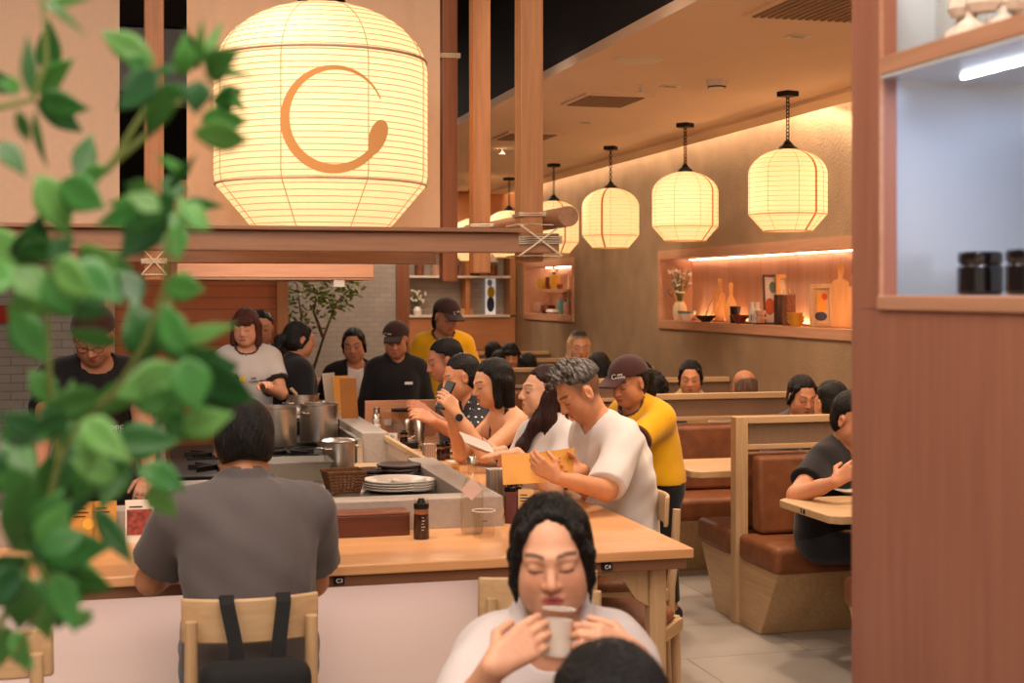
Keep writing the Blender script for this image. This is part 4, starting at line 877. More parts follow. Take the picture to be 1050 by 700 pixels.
# ================= tree before the far tiles
M_bark = pm('bark', '#5b4a34', .85, var=.2, scale=30); R4 = random.Random(5)
t = thing('indoor_tree', 'slender leafy tree before the pale tiled wall', 'tree', (1.62, 11.3, 0)); mb, ml = MB(), MB()
def P2(px, py, Y=11.3): v = onY(px, py, Y); return Vector((v.x-1.62, v.y-11.3, v.z))
MB().lathe([(0, 0), (.16, 0), (.2, .35), (.18, .35), (0, .3)], (0, 0, 0), 24).build('pot', M_dk, t, smooth=True)
br = [[(0, 0, .3), P2(315, 400), P2(312, 340), P2(306, 292)], [(0, 0, .3), P2(318, 395), P2(330, 345), P2(345, 310), P2(364, 293)], [(0, 0, .3), P2(310, 390), P2(298, 340), P2(290, 300)], [P2(330, 345), P2(322, 320), P2(326, 295)], [P2(312, 340), P2(300, 325), P2(288, 320)]]
for b in br:
    b = [Vector(p)+Vector((0, R4.uniform(-.12, .12), 0)) for p in b]; mb.tube(b, [.016-.012*i/(len(b)-1) for i in range(len(b))], 7)
ctr = [(290, 302, 14, 40), (298, 318, 16, 40), (312, 300, 20, 60), (326, 295, 20, 60), (345, 300, 18, 60), (360, 296, 14, 60), (305, 345, 16, 40), (290, 345, 12, 40), (325, 330, 18, 30), (292, 372, 10, 25), (310, 380, 12, 20), (335, 315, 16, 30), (356, 312, 10, 20)]
for cx, cy, rad, n in ctr:
    for k in range(n):
        a, s = R4.random()*6.28, R4.random()**.5*rad; c = P2(cx+s*math.cos(a), cy+s*math.sin(a)*.8, 11.3+R4.uniform(-.25, .25)); d = Vector((R4.uniform(-1, 1), R4.uniform(-1, 1), R4.uniform(-.8, .5))).normalized()*.062; n_ = d.cross(Vector((R4.random(), R4.random(), 1))).normalized()*.015
        ml.add([c, c+d*.5+n_, c+d, c+d*.5-n_], [(0, 1, 2, 3)])
mb.build('branch', M_bark, t, smooth=True); ml.build('foliage', pm('tree_leaf', '#7a8a3a', .6, var=.3, scale=15), t)['kind'] = 'stuff'

# ================= pantry partition at the right, with open shelf
XC = 1.26
pc = thing('pantry_cabinet', 'brown wood partition with a lit pantry shelf at the right', 'cabinet', (XC, 2.35, 0))
YE = onX(902, 300, XC).y-2.35
MB().box(0, .035, -1.5, 0, 0, 1.62).box(0, .035, YE, 0, 1.62, 2.9).build('side_panel', M_panel, pc, bevel=.003)
MB().box(.035, .36, -.035, 0, 0, 2.9).build('end_panel', M_panel, pc)
M_cabshelf = wood('cabinet_shelf_wood', '#9c6f52', '#b5866a', 'y', 6, .45)
M_lam = pm('pale_blue_laminate', '#c3ced8', .25, metal=.35, var=.03, scale=4, stretch=(1, 12, .3), coat=.2)
MB().box(.34, .36, -1.5, -.035, 0, 2.9).build('back_panel', M_lam, pc); MB().box(.036, .34, -.05, -.0355, 1.645, 2.9).build('end_lining', M_lam, pc)
MB().box(-.006, .34, -1.5, YE, 1.62, 1.645).build('shelf', M_cabshelf, pc, bevel=.002); MB().box(.0, .34, -1.5, YE, 2.03, 2.062).build('shelf', M_cabshelf, pc, bevel=.002)
MB().box(.001, .34, -1.5, YE, 2.024, 2.0295).build('shelf_underside', M_lam, pc)
MB().box(-.002, .006, YE-.004, YE, 1.645, 2.9).build('edge_strip', M_cabshelf, pc)
MB().box(.12, .126, -1.4, -.17, 2.020, 2.0238).build('light_strip', emit('shelf_led', '#e6ecff', 40.), pc)
M_blkc = pm('black_ceramic', '#0d0c0f', .18, var=0, coat=.6)
for px, X, lab in ((1005, 1.42, 'small black lidded jar on the pantry shelf'), (1056, 1.42, 'second black lidded jar cut by the right edge')):
    q = Vector((X, Yof(px, X), 1.646)); t = thing('spice_jar', lab, 'jar', q, 0, 'black jars on the pantry shelf')
    MB().lathe([(0, 0), (.034, 0), (.039, .006), (.039, .048), (.034, .054), (0, .054)], (0, 0, 0), 30).build('body', M_blkc, t, smooth=True); MB().lathe([(.036, .0545), (.038, .058), (.038, .072), (.035, .075), (0, .076)], (0, 0, 0), 30).build('lid', M_blkc, t, smooth=True)
X = 1.42; q = Vector((X, Yof(1014, X), 2.063)); t = thing('glass_jar', 'glass jar on the upper pantry shelf with garlic in it', 'jar', q); MB().lathe([(0, 0), (.085, 0), (.09, .01), (.09, .24), (.087, .24), (.087, .012), (0, .004)], (0, 0, 0), 32).build('glass', M_thin, t, smooth=True)
M_garl = pm('garlic', '#d8cfc6', .6, var=.1, scale=30, stretch=(3, 3, .5)); m = 0
for k, (a, rr, z) in enumerate(((3.4, .045, .01), (4.6, .05, .01), (5.6, .045, .012), (2.2, .05, .01), (1.0, .05, .01), (3.9, .04, .062), (5.2, .045, .064), (2.6, .04, .062), (3.2, .05, .115), (4.7, .045, .115))):
    tag(MB().lathe([(0, 0), (.022, .002), (.03, .015), (.026, .032), (.009, .046), (.005, .06), (0, .06)], (0, 0, 0), 16).build('garlic_bulb', M_garl, smooth=True, loc=q+Vector((rr*math.cos(a), rr*math.sin(a), z))), 'white garlic bulb inside the glass jar on the pantry shelf', 'garlic', 'garlic bulbs in the jar')

# ================= green plant in front
LV = [(32, 98, 28, 35, 16), (50, 80, 50, 18, 24), (38, 95, 77, 60, 24), (36, 105, 86, 136, 22), (40, 102, 94, 112, 28), (36, 112, 49, 172, 8), (18, 112, 30, 147, 14), (0, 145, 27, 182, 22), (46, 2, 90, 38, 9), (38, 4, 96, -3, 10), (10, 96, -12, 70, 20), (22, 92, -4, 84, 18), (80, 184, 94, 136, 24), (82, 184, 111, 172, 20),
 (160, 68, 103, 32, 28), (162, 72, 121, 113, 32), (160, 74, 184, 70, 11), (170, 82, 150, 143, 28), (186, 78, 189, 33, 22), (150, 70, 128, 60, 20), (203, 72, 190, 28, 13), (206, 66, 208, 18, 10), (208, 62, 229, 20, 10), (212, 78, 249, 50, 32), (216, 72, 264, 79, 10), (205, 82, 201, 118, 30), (216, 104, 250, 92, 24), (206, 122, 256, 124, 28), (198, 138, 256, 144, 30), (226, 88, 254, 116, 13), (160, 160, 197, 180, 10), (188, 88, 172, 100, 14),
 (170, 210, 96, 232, 30), (172, 206, 183, 178, 26), (166, 214, 122, 268, 38), (178, 216, 217, 236, 28), (176, 218, 170, 266, 24), (184, 208, 232, 212, 13), (164, 206, 128, 188, 24), (168, 208, 110, 208, 28), (38, 178, 71, 244, 36), (62, 186, 108, 214, 38), (25, 272, 42, 218, 38), (22, 282, -12, 228, 38), (4, 300, -10, 262, 30), (10, 276, 54, 314, 34), (44, 284, 86, 326, 38), (62, 276, 128, 312, 44), (82, 262, 132, 262, 28), (98, 274, 147, 298, 38), (12, 322, 48, 372, 36), (58, 262, 22, 250, 26), (50, 268, 76, 240, 22),
 (170, 292, 210, 298, 30), (150, 372, 134, 308, 46), (190, 364, 168, 310, 32), (178, 350, 243, 332, 18), (188, 378, 118, 407, 40), (190, 380, 264, 410, 46), (198, 376, 246, 374, 38), (184, 384, 212, 406, 20), (196, 424, 256, 398, 34), (186, 440, 240, 424, 32), (188, 384, 160, 440, 34), (176, 420, 196, 452, 26),
 (120, 352, 66, 338, 18), (76, 318, 118, 320, 20), (72, 424, 18, 448, 28), (104, 404, 34, 424, 32), (98, 424, 152, 378, 28), (84, 430, 134, 474, 34), (112, 452, 186, 452, 38), (84, 432, 56, 476, 36), (42, 442, -4, 424, 28), (20, 470, -8, 505, 42), (28, 478, 12, 566, 38), (128, 468, 102, 524, 30), (138, 480, 190, 504, 28), (62, 460, 46, 548, 44), (92, 470, 72, 536, 34), (96, 520, 138, 580, 22), (120, 490, 70, 470, 30), (140, 420, 178, 400, 30), (30, 380, 60, 420, 26), (70, 396, 76, 406, 18), (150, 500, 182, 530, 24), (10, 440, 34, 500, 30),
 (40, 568, 117, 560, 42), (38, 574, 108, 594, 36), (30, 570, 10, 598, 32), (28, 566, 18, 506, 38), (40, 564, 72, 512, 32), (28, 588, 20, 646, 38), (42, 590, 52, 656, 36), (56, 588, 78, 650, 28), (46, 598, 86, 606, 24), (20, 580, -8, 624, 30), (12, 676, 33, 672, 12), (58, 642, 80, 622, 14), (8, 640, -6, 690, 24)]
R6 = random.Random(77)
for k in range(60):
    bx, by, tx, ty, w_ = R6.choice(LV); a = math.atan2(ty-by, tx-bx)+R6.uniform(-1.3, 1.3); L_ = math.hypot(tx-bx, ty-by)*R6.uniform(.75, 1.05); bx += R6.uniform(-16, 16); by += R6.uniform(-16, 16); e = (bx+L_*math.cos(a), by+L_*math.sin(a))
    if by < 170 or e[0] > 235 or e[1] < 150 or any(x0 < (bx*(1-q)+e[0]*q) < x1 and y0 < (by*(1-q)+e[1]*q) < y1 for q in (0, .25, .5, .75, 1) for x0, x1, y0, y1 in ((60, 136, 322, 400), (96, 160, 422, 456), (120, 300, 470, 700))): continue
    LV.append((bx, by, e[0], e[1], w_*.9))
t = thing('foliage_plant', 'out of focus green leafy plant close to the camera at the left', 'plant', (-.62, 1.2, 0))
M_leaf = attrmat('plant_leaf', .38, 0., .5, var=.1, vscale=40); nt = M_leaf.node_tree
R5 = random.Random(21); lv = []; lf = []; lc = []
NL, NW = 8, 4
for (bx, by, tx, ty, w_) in LV:
    d0 = 1.18+.30*R5.random(); d1 = d0+R5.uniform(-.05, .03); b = P(bx, by, d0); e = P(tx, ty, d1); ax = e-b; L_ = ax.length; ax.normalize()
    view = (b-Vector((0, 0, EYE))).normalized(); sd = ax.cross(view).normalized(); nr = sd.cross(ax); tw = R5.uniform(-.5, .5); sd, nr = sd*math.cos(tw)+nr*math.sin(tw), nr*math.cos(tw)-sd*math.sin(tw)
    W2 = w_*d0/F_PX*.50/max(.5, math.cos(tw)); o0 = len(lv); bend = R5.uniform(-.10, .16)*L_
    g = lin(R5.choice(['#4d9446', '#3f843d', '#5da24c', '#33702f', '#6aa253', '#48823a', '#2c6532', '#78b55e']))
    for i in range(NL+1):
        s = i/NL; prof = (math.sin(PI*min(1, s**.80))**1.15)*(1-.1*s) if 0 < s < 1 else 0.02
        for j in range(NW+1):
            v = (j/NW-.5)*2; fold = .22*abs(v)*W2*prof; p = b+ax*(s*L_)+sd*(v*W2*prof*1.12)-nr*(bend*4*s*(1-s))+nr*(-fold); lv.append(tuple(p-Vector((-.62, 1.2, 0))))
            k = .88 if j == NW//2 else 1.; lc.append((g[0]*k, g[1]*k, g[2]*k, 1))
    for i in range(NL):
        for j in range(NW): a = o0+i*(NW+1)+j; lf.append((a, a+1, a+NW+2, a+NW+1))
me = bpy.data.meshes.new('foliage'); me.from_pydata(lv, [], lf); me.materials.append(M_leaf); at = me.color_attributes.new('Col', 'FLOAT_COLOR', 'POINT'); at.data.foreach_set('color', np.array(lc, np.float32).ravel())
for p in me.polygons: p.use_smooth = True
o = bpy.data.objects.new('foliage', me); COL.objects.link(o); o.parent = t; o['kind'] = 'stuff'
sm = o.modifiers.new('thickness', 'SOLIDIFY'); sm.thickness = .0006
b_ = nt.nodes['Principled BSDF']; tl = nt.nodes.new('ShaderNodeBsdfTranslucent'); mx = nt.nodes.new('ShaderNodeMixShader'); mx.inputs[0].default_value = .3
sc_ = [n for n in nt.nodes if n.type == 'VECT_MATH'][0]; nt.links.new(sc_.outputs[0], tl.inputs[0]); nt.links.new(b_.outputs[0], mx.inputs[1]); nt.links.new(tl.outputs[0], mx.inputs[2]); nt.links.new(mx.outputs[0], nt.nodes['Material Output'].inputs[0])
ST = [[(-60, 760), (-10, 660), (35, 570), (60, 475), (84, 428), (140, 395), (188, 380)], [(84, 428), (120, 400), (150, 350), (170, 290), (172, 212)], [(60, 475), (50, 380), (48, 285), (70, 190)], [(-60, 300), (0, 275), (48, 280)], [(-60, 130), (-10, 112), (34, 102), (48, 60), (44, 2)], [(70, 190), (110, 175), (150, 110), (165, 75)], [(110, 172), (160, 130), (205, 82)], [(84, 428), (120, 450), (138, 478)], [(172, 292), (176, 360), (188, 380)], [(35, 570), (50, 600), (15, 676)]]
m = MB()
for s in ST:
    pts = [P(x, y, 1.36)-Vector((-.62, 1.2, 0)) for x, y in s]; m.tube(pts, [.0042-.0026*i/(len(pts)-1) for i in range(len(pts))], 6)
m.build('stem', pm('plant_stem', '#6d7a3c', .7, var=.15), t, smooth=True)
q0 = P(-60, 760, 1.36)-Vector((-.62, 1.2, 0)); q1 = P(-60, 300, 1.36)-Vector((-.62, 1.2, 0)); q2 = P(-60, 130, 1.36)-Vector((-.62, 1.2, 0))
MB().tube([(0, 0, .38), (.02, .03, .8), q0], [.012, .009, .0045], 8).tube([(0, 0, .38), (0, .06, 1.0), (-.04, .06, 1.4), q1], [.012, .01, .006, .0042], 8).tube([(-.04, .06, 1.4), (-.06, .06, 1.6), q2], [.006, .006, .0042], 8).build('trunk', M_bark, t, smooth=True)
MB().lathe([(0, 0), (.15, 0), (.19, .4), (.17, .4), (.165, .36), (0, .36)], (0, 0, 0), 28).build('pot', M_dk, t, smooth=True)
# ================= people: each body is one surface drawn from a distance field, clothes and hair are its children
V3 = lambda *a: np.array(a, float)
class Field:
    def __init__(s, lo, hi, h, fine=()):
        s.ax = []
        for i in range(3):
            c = [lo[i]]
            while c[-1] < hi[i]:
                x = c[-1]; st = h
                for fl, fh, fhh in fine:
                    if fl[i]-h <= x <= fh[i]: st = min(st, fhh)
                c.append(x+st)
            s.ax.append(np.array(c, np.float32))
        s.F = np.full([len(a) for a in s.ax], 1., np.float32)
    def sl(s, lo, hi): return tuple(slice(max(0, int(np.searchsorted(s.ax[i], lo[i]))-1), int(np.searchsorted(s.ax[i], hi[i]))+1) for i in range(3))
    def grid(s, q): return s.ax[0][q[0]][:, None, None], s.ax[1][q[1]][None, :, None], s.ax[2][q[2]][None, None, :]
    def add(s, pr, k=.02, grow=0.):
        fn, lo, hi = pr; m = k+abs(grow)+.03; q = s.sl(lo-m, hi+m)
        if min(x.stop-x.start for x in q) <= 0: return s
        d = fn(*s.grid(q))-grow; f = s.F[q]; h = np.maximum(k-np.abs(f-d), 0)/k
        s.F[q] = np.minimum(f, d)-h*h*k*.25; return s
    def cut(s, pr, k=.01):
        fn, lo, hi = pr; m = k+.03; q = s.sl(lo-m, hi+m)
        if min(x.stop-x.start for x in q) <= 0: return s
        d = -fn(*s.grid(q)); f = s.F[q]; h = np.maximum(k-np.abs(f-d), 0)/k
        s.F[q] = np.maximum(f, d)+h*h*k*.25; return s
    def keep(s, fn):
        s.F = np.maximum(s.F, fn(s.ax[0][:, None, None], s.ax[1][None, :, None], s.ax[2][None, None, :])); return s
    def warp(s, amp, seed, L=.09):
        r = np.random.default_rng(seed); X, Y, Z = s.ax[0][:, None, None], s.ax[1][None, :, None], s.ax[2][None, None, :]; w = 0
        for i in range(5):
            a = r.normal(size=3); a /= np.linalg.norm(a); b = r.normal(size=3)*9; a = a*2*PI/(L*r.uniform(.6, 1.7))
            w = w+np.sin(a[0]*X+a[1]*Y+a[2]*Z+1.6*np.sin(b[0]*X+b[1]*Y+b[2]*Z+i)+i*1.7)
        s.F = s.F+amp*w/2.2; return s
    def mesh(s):
        F = s.F; S = F < 0; nx, ny, nz = F.shape
        c = [(0, 0, 0), (1, 0, 0), (0, 1, 0), (1, 1, 0), (0, 0, 1), (1, 0, 1), (0, 1, 1), (1, 1, 1)]
        sub = lambda A, o: A[o[0]:nx-1+o[0], o[1]:ny-1+o[1], o[2]:nz-1+o[2]]
        n_in = sum(sub(S, o).astype(np.int8) for o in c); act = (n_in > 0) & (n_in < 8)
        I = np.argwhere(act)
        if not len(I): return np.zeros((0, 3)), np.zeros((0, 4), int)
        idx = np.full(act.shape, -1, np.int32); idx[act] = np.arange(len(I))
        acc = np.zeros((len(I), 3), np.float32); cnt = np.zeros(len(I), np.float32)
        vals = [F[I[:, 0]+o[0], I[:, 1]+o[1], I[:, 2]+o[2]] for o in c]
        for a in range(8):
            for b in range(a+1, 8):
                df = [c[b][i]-c[a][i] for i in range(3)]
                if sum(abs(x) for x in df) != 1: continue
                fa, fb = vals[a], vals[b]; m = (fa < 0) != (fb < 0); t = np.where(m, fa/np.where(fa == fb, 1, fa-fb), 0)
                for i in range(3): acc[:, i] += np.where(m, c[a][i]+t*df[i], 0)
                cnt += m
        acc /= cnt[:, None]
        V = np.stack([s.ax[i][I[:, i]]+acc[:, i]*(s.ax[i][I[:, i]+1]-s.ax[i][I[:, i]]) for i in range(3)], 1)
        Q = []
        for d in range(3):
            u, v = (d+1) % 3, (d+2) % 3; lo_ = [slice(1, None)]*3; A = [slice(1, -1)]*3; B = [slice(1, -1)]*3; A[d] = slice(0, -1); B[d] = slice(1, None)
            fa, fb = S[tuple(A)], S[tuple(B)]; ch = np.argwhere(fa != fb)
            if not len(ch): continue
            ins = fa[tuple(ch.T)]; p = ch.copy(); p[:, u] += 1; p[:, v] += 1
            def at(du, dv): r = p.copy(); r[:, u] -= du; r[:, v] -= dv; return idx[r[:, 0], r[:, 1], r[:, 2]]
            q = np.stack([at(1, 1), at(0, 1), at(0, 0), at(1, 0)], 1); q[~ins] = q[~ins][:, ::-1]; Q.append(q)
        Q = np.concatenate(Q); Q = Q[(Q >= 0).all(1)]
        return V, Q
def nmesh(name, V, Q, m, parent, col=None):
    me = bpy.data.meshes.new(name); n = len(Q)
    me.vertices.add(len(V)); me.vertices.foreach_set('co', V.astype(np.float32).ravel())
    me.loops.add(n*4); me.loops.foreach_set('vertex_index', Q.astype(np.int32).ravel())
    me.polygons.add(n); me.polygons.foreach_set('loop_start', np.arange(n, dtype=np.int32)*4)
    me.polygons.foreach_set('use_smooth', np.ones(n, bool))
    me.update(calc_edges=True); me.materials.append(m)
    if col is not None:
        a = me.color_attributes.new('Col', 'FLOAT_COLOR', 'POINT'); a.data.foreach_set('color', np.concatenate([col, np.ones((len(V), 1))], 1).astype(np.float32).ravel())
    o = bpy.data.objects.new(name, me); COL.objects.link(o)
    if parent is not None: o.parent = parent
    return o
def rcone(a, b, r1, r2=None):
    a, b = np.asarray(a, float), np.asarray(b, float); r2 = r1 if r2 is None else r2; ba = b-a; L2 = max(ba @ ba, 1e-9)
    def fn(X, Y, Z):
        x, y, z = X-a[0], Y-a[1], Z-a[2]; t = np.clip((x*ba[0]+y*ba[1]+z*ba[2])/L2, 0, 1)
        return np.sqrt((x-t*ba[0])**2+(y-t*ba[1])**2+(z-t*ba[2])**2)-(r1+(r2-r1)*t)
    r = max(r1, r2); return fn, np.minimum(a, b)-r, np.maximum(a, b)+r
def ell(c, r, R=None):
    c = np.asarray(c, float); r = np.asarray(r, float); R = np.eye(3) if R is None else R
    def fn(X, Y, Z):
        x, y, z = X-c[0], Y-c[1], Z-c[2]; k0 = k1 = 0
        for i in range(3):
            u = R[0, i]*x+R[1, i]*y+R[2, i]*z; k0 = k0+(u/r[i])**2; k1 = k1+(u/r[i]**2)**2
        k0 = np.sqrt(k0); return k0*(k0-1)/np.maximum(np.sqrt(k1), 1e-6)
    e = np.sqrt(((R*r[None, :])**2).sum(1)); return fn, c-e, c+e
def rx(a): c, s = math.cos(a), math.sin(a); return np.array([[1, 0, 0], [0, c, -s], [0, s, c]])
def ry(a): c, s = math.cos(a), math.sin(a); return np.array([[c, 0, s], [0, 1, 0], [-s, 0, c]])
def rz(a): c, s = math.cos(a), math.sin(a); return np.array([[c, -s, 0], [s, c, 0], [0, 0, 1]])
def unit(v): v = np.asarray(v, float); return v/max(np.linalg.norm(v), 1e-9)
M_skin = attrmat('skin', .5, .12, .35, .04, 500, var=.04, vscale=60)
M_cloth = attrmat('cloth', .85, 0, .2, .06, 700, .15, var=.04, vscale=400)
M_hairs = attrmat('hair', .42, 0, .28, 1., 260, var=.45, vscale=160, stretch=(1, 1, .1))
M_hairb = attrmat('hair_pulled', .42, 0, .28, 1., 260, var=.45, vscale=160, stretch=(1, .1, .35))
for m in (M_hairs, M_hairb): [n for n in m.node_tree.nodes if n.type == 'BUMP'][0].inputs['Distance'].default_value = .008
def dotted():
    m, nt, b = base('dotted_cloth'); L = nt.links.new; tc = nt.nodes.new('ShaderNodeTexCoord'); v = nt.nodes.new('ShaderNodeTexVoronoi'); v.inputs['Scale'].default_value = 30; v.inputs['Randomness'].default_value = .25
    L(tc.outputs['Object'], v.inputs[0]); r = nt.nodes.new('ShaderNodeValToRGB'); r.color_ramp.interpolation = 'CONSTANT'; r.color_ramp.elements[0].color = lin('#e8e0d4'); r.color_ramp.elements[1].position = .2; r.color_ramp.elements[1].color = lin('#15131a')
    L(v.outputs['Distance'], r.inputs[0]); L(r.outputs[0], b.inputs[0]); b.inputs['Roughness'].default_value = .8; return m
M_dotted = dotted()
SKIN = '#c98d68'
def hand_prims(W, f, n, side, curl, sz=1., thumb=.5, spread=0.):
    """a palm, four jointed fingers and a thumb from wrist W; f runs along the palm, n out of it"""
    f = unit(f); n = unit(n-f*(n @ f)); t = np.cross(f, n)*(1 if side > 0 else -1); P_ = []; tips = []
    cu = curl if isinstance(curl, (list, tuple)) else [curl]*4
    offs = (.030, .010, -.010, -.028); ln = (.070, .078, .073, .058); kn = (.088, .092, .088, .080)
    for i in range(4):
        k = W+(f*kn[i]+t*offs[i])*sz; P_.append((rcone(W+(f*.015+t*offs[i]*.55)*sz, k, .0135*sz, .0115*sz), .014))
    for i in range(4):
        p = W+(f*kn[i]+t*offs[i])*sz; a = 0; d0 = unit(f+t*offs[i]*spread*8)
        for j, (q, w_) in enumerate(((.46, 1.0), (.30, 1.05), (.24, .7))):
            a += cu[i]*w_; d = d0*math.cos(a)+n*math.sin(a); e = p+d*ln[i]*q*sz; r0 = (.0098, .0088, .008)[j]*sz
            P_.append((rcone(p, e, r0, r0*.92), .004)); p = e
        tips.append(p)
    b0 = W+(f*.022+t*.020)*sz; d = unit(t*.75+f*.65+n*(.15+.5*thumb)); m_ = b0+d*.045*sz; P_.append((rcone(b0, m_, .014*sz, .0112*sz), .010))
    d2 = unit(t*(.45-.55*thumb)+f*.8+n*(.2+.55*thumb)); e = m_+d2*.030*sz; P_.append((rcone(m_, e, .0105*sz, .0095*sz), .004)); e2 = e+unit(d2+n*.15)*.024*sz; P_.append((rcone(e, e2, .0095*sz, .008*sz), .003))
    return P_, tips
def person(label, X, Y, yaw, seat=.46, sit=True, lean=(.05, .1, .25), head=(0, .2, 0), s=1., wd=1., female=True, skin=SKIN, arms=None, top=None, legs='#1c1c22', hair=None, cap=None, res=.012, fres=.006, hres=None,
           eyes='down', brow='#1e1613', lip='#a5544a', twist=0., fat=1., group=None, footdrop=0., neck=.085, hz=None, headfwd=.03, glasses=False, thigh=1., at=None, hairpull=None, wrinkle=.0016, apron=None, shoes='#17161a'):
    Rw = rz(yaw); tl = 1.; hz = (seat+.095 if sit else .90*s) if hz is None else hz
    if at is not None:   # stand the figure so that the crown of its head is at that spot
        v = P(*at); dr = lambda a: V3(0, math.sin(a), math.cos(a)); nl = lean[2]*.75+.08; Rh = rz(head[0]) @ rx(-head[1]) @ ry(head[2])
        sp = (dr(lean[0])*.13+dr(lean[1])*.19+dr(lean[2])*.17)*s; up = dr(nl)*neck*s+Rh @ V3(0, headfwd, .085)*s
        need = v.z-.126*s-up[2]-hz; tl = min(1.15, max(.82, need/sp[2])); rest = need-tl*sp[2]; hz += rest if not sit else max(-.09, min(.07, rest))
        c = Rw @ (sp*tl+up); X, Y = v.x-c[0], v.y-c[1]
        if abs(rest) > .07: print('HEAD', label[:50], round(float(rest), 3))
    root = thing('person', label, 'person', (X, Y, 0), yaw, group)
    O = V3(X, Y, 0); loc = lambda p: Rw.T @ (np.asarray(p, float)-O)
    dr = lambda a: V3(0, math.sin(a), math.cos(a)); P0 = V3(0, 0, hz); P1 = P0+dr(lean[0])*.13*s*tl; P2_ = P1+dr(lean[1])*.19*s*tl; P3 = P2_+dr(lean[2])*.17*s*tl
    Rt = rz(twist); B2, B3 = Rt @ rx(-(lean[0]+lean[1])/2), Rt @ rx(-lean[2])
    sw = (.158 if female else .182)*s*wd; shc = P3-B3 @ V3(0, .0, .035)*s; S = {k: shc+B3 @ V3(k*sw, 0, -.01) for k in (-1, 1)}
    nl = lean[2]*.75+.08; HB = P3+dr(nl)*neck*s; Rh = rz(head[0]) @ rx(-head[1]) @ ry(head[2]); HC = HB+Rh @ V3(0, headfwd, .085)*s
    hc = lambda *p: HC+Rh @ (V3(*p)*s)
    # torso pieces kept so the clothes can follow them
    T = [(ell(P0+V3(0, 0, .02), V3(.158*fat, .112*fat, .12)*s, Rt), .06), (ell((P0+P1)/2+B2 @ V3(0, 0, .06), V3(.128*fat, .095*fat, .13)*s, B2), .06), (ell(P2_+B3 @ V3(0, -.005, -.02), V3(.142*fat*(1 if female else 1.1), .098*fat, .155)*s, B3), .06),
         (rcone(S[-1]*.75+shc*.25, S[1]*.75+shc*.25, .062*s), .06), (ell(P3+B3 @ V3(0, -.01, -.06), V3(.12*wd, .08, .07)*s, B3), .05)]
    if female:
        for k in (-1, 1): T.append((ell(P2_+B3 @ V3(k*.065, .075, .01)*s, V3(.055, .045, .055)*s, B3), .035))
    TR = [(rcone(P3+dr(nl)*.02, S[k]*.6+shc*.4+V3(0, 0, .02), .045*s, .042*s), .05) for k in (-1, 1)]
    NK = [(rcone(P3-dr(nl)*.03, HB+Rh @ V3(0, .01, .03)*s, .054*s*(1 if female else 1.12), .050*s*(1 if female else 1.1)), .03)]
    # legs
    kn = {}; an = {}; LG = []
    for k in (-1, 1):
        hp = P0+V3(k*.085*s, .0, -.03)
        if sit: kn[k] = V3(k*.12, .43*s*thigh, seat+.045); an[k] = V3(k*.11, .40*s*thigh, .09+0.0)
        else: kn[k] = hp*.5+V3(k*.05, .03, .045); an[k] = V3(k*.10, -.02, .09); kn[k] = V3(k*.10, .02, .47*s)
        LG += [(rcone(hp, kn[k], .082*s*fat, .056*s), .05), (rcone(kn[k], an[k], .054*s, .038*s), .02)]
    FT = [(rcone(an[k]+V3(0, -.03, -.045), an[k]+V3(0, .13, -.058), .036, .03), .02) for k in (-1, 1)]
    # arms
    AR = []; UP = {}; FA = {}; HD = []; arms = arms or {}; fine = []; tipd = {}
    for k in (-1, 1):
        a = arms.get(k); la, lb = .275*s, .245*s
        if a is None: W = S[k]+V3(k*.06, .10, -.46) if not sit else P0+V3(k*.14, .30, .06); pole = V3(k*.5, -1, -.3); f = V3(0, .9, -.3) if sit else V3(0, .2, -1); n = V3(0, 0, -1) if sit else V3(-k, 0, 0); cu = .35; th = .4; hsz = s
        else: W = loc(a['w']); pole = np.asarray(a.get('pole', (k*.6, -.5, -.8)), float); pole = Rw.T @ np.asarray(a['polew'], float) if 'polew' in a else pole; f = Rw.T @ np.asarray(a['f'], float); n = Rw.T @ np.asarray(a['n'], float); cu = a.get('curl', .3); th = a.get('thumb', .5); hsz = a.get('size', .95*s)
        dv = W-S[k]; D = np.linalg.norm(dv); D2 = min(D, (la+lb)*.995)
        if D > D2: lb = D-la if D-la < .36 else .36; la = D-lb; D2 = D*.999
        u = unit(dv); x = (la*la-lb*lb+D*D)/(2*D); h = math.sqrt(max(la*la-x*x, 0)); pl = unit(pole-u*(pole @ u)); E = S[k]+u*x+pl*h
        UP[k] = (S[k], E); FA[k] = (E, W)
        AR += [(rcone(S[k], E, .052*s*(1 if female else 1.12), .040*s*(1 if female else 1.1)), .03), (rcone(E, E*.35+W*.65, .040*s*(1 if female else 1.08), .032*s), .02), (rcone(E*.4+W*.6, W, .033*s, .0255*s), .015)]
        hp, tips = hand_prims(W, f, n, k, cu, hsz, th); HD += hp; tipd[k] = tips
        if a is not None or fres < .006: c = W+unit(f)*.08; fine.append((c-.115, c+.115, hres or fres))
    # head
    H = [(ell(hc(0, -.012, .03), V3(.075, .094, .086)*s, Rh), .02), (ell(hc(0, .022, -.028), V3(.060, .066, .082)*s, Rh), .03), (ell(hc(0, .046, -.082), V3(.036, .034, .028)*s, Rh), .03)]
    for k in (-1, 1): H += [(ell(hc(k*.036, .042, -.03), V3(.030, .036, .036)*s, Rh), .02), (rcone(hc(k*.010, .083, .024), hc(k*.044, .068, .022), .010*s, .009*s), .018), (ell(hc(k*.046, .01, -.06), V3(.022, .04, .03)*s, Rh), .03)]
    SO = [(ell(hc(k*.031, .101, .005), V3(.018, .016, .011)*s, Rh), .012) for k in (-1, 1)]
    H2 = [(ell(hc(k*.031, .0725, .004), V3(.0165, .014, .0115)*s, Rh), .004) for k in (-1, 1)]
    H2 += [(rcone(hc(0, .086, .010), hc(0, .104, -.028), .0085*s, .0115*s), .010)]+[(ell(hc(k*.0115, .092, -.032), V3(.0085, .011, .0075)*s, Rh), .006) for k in (-1, 1)]
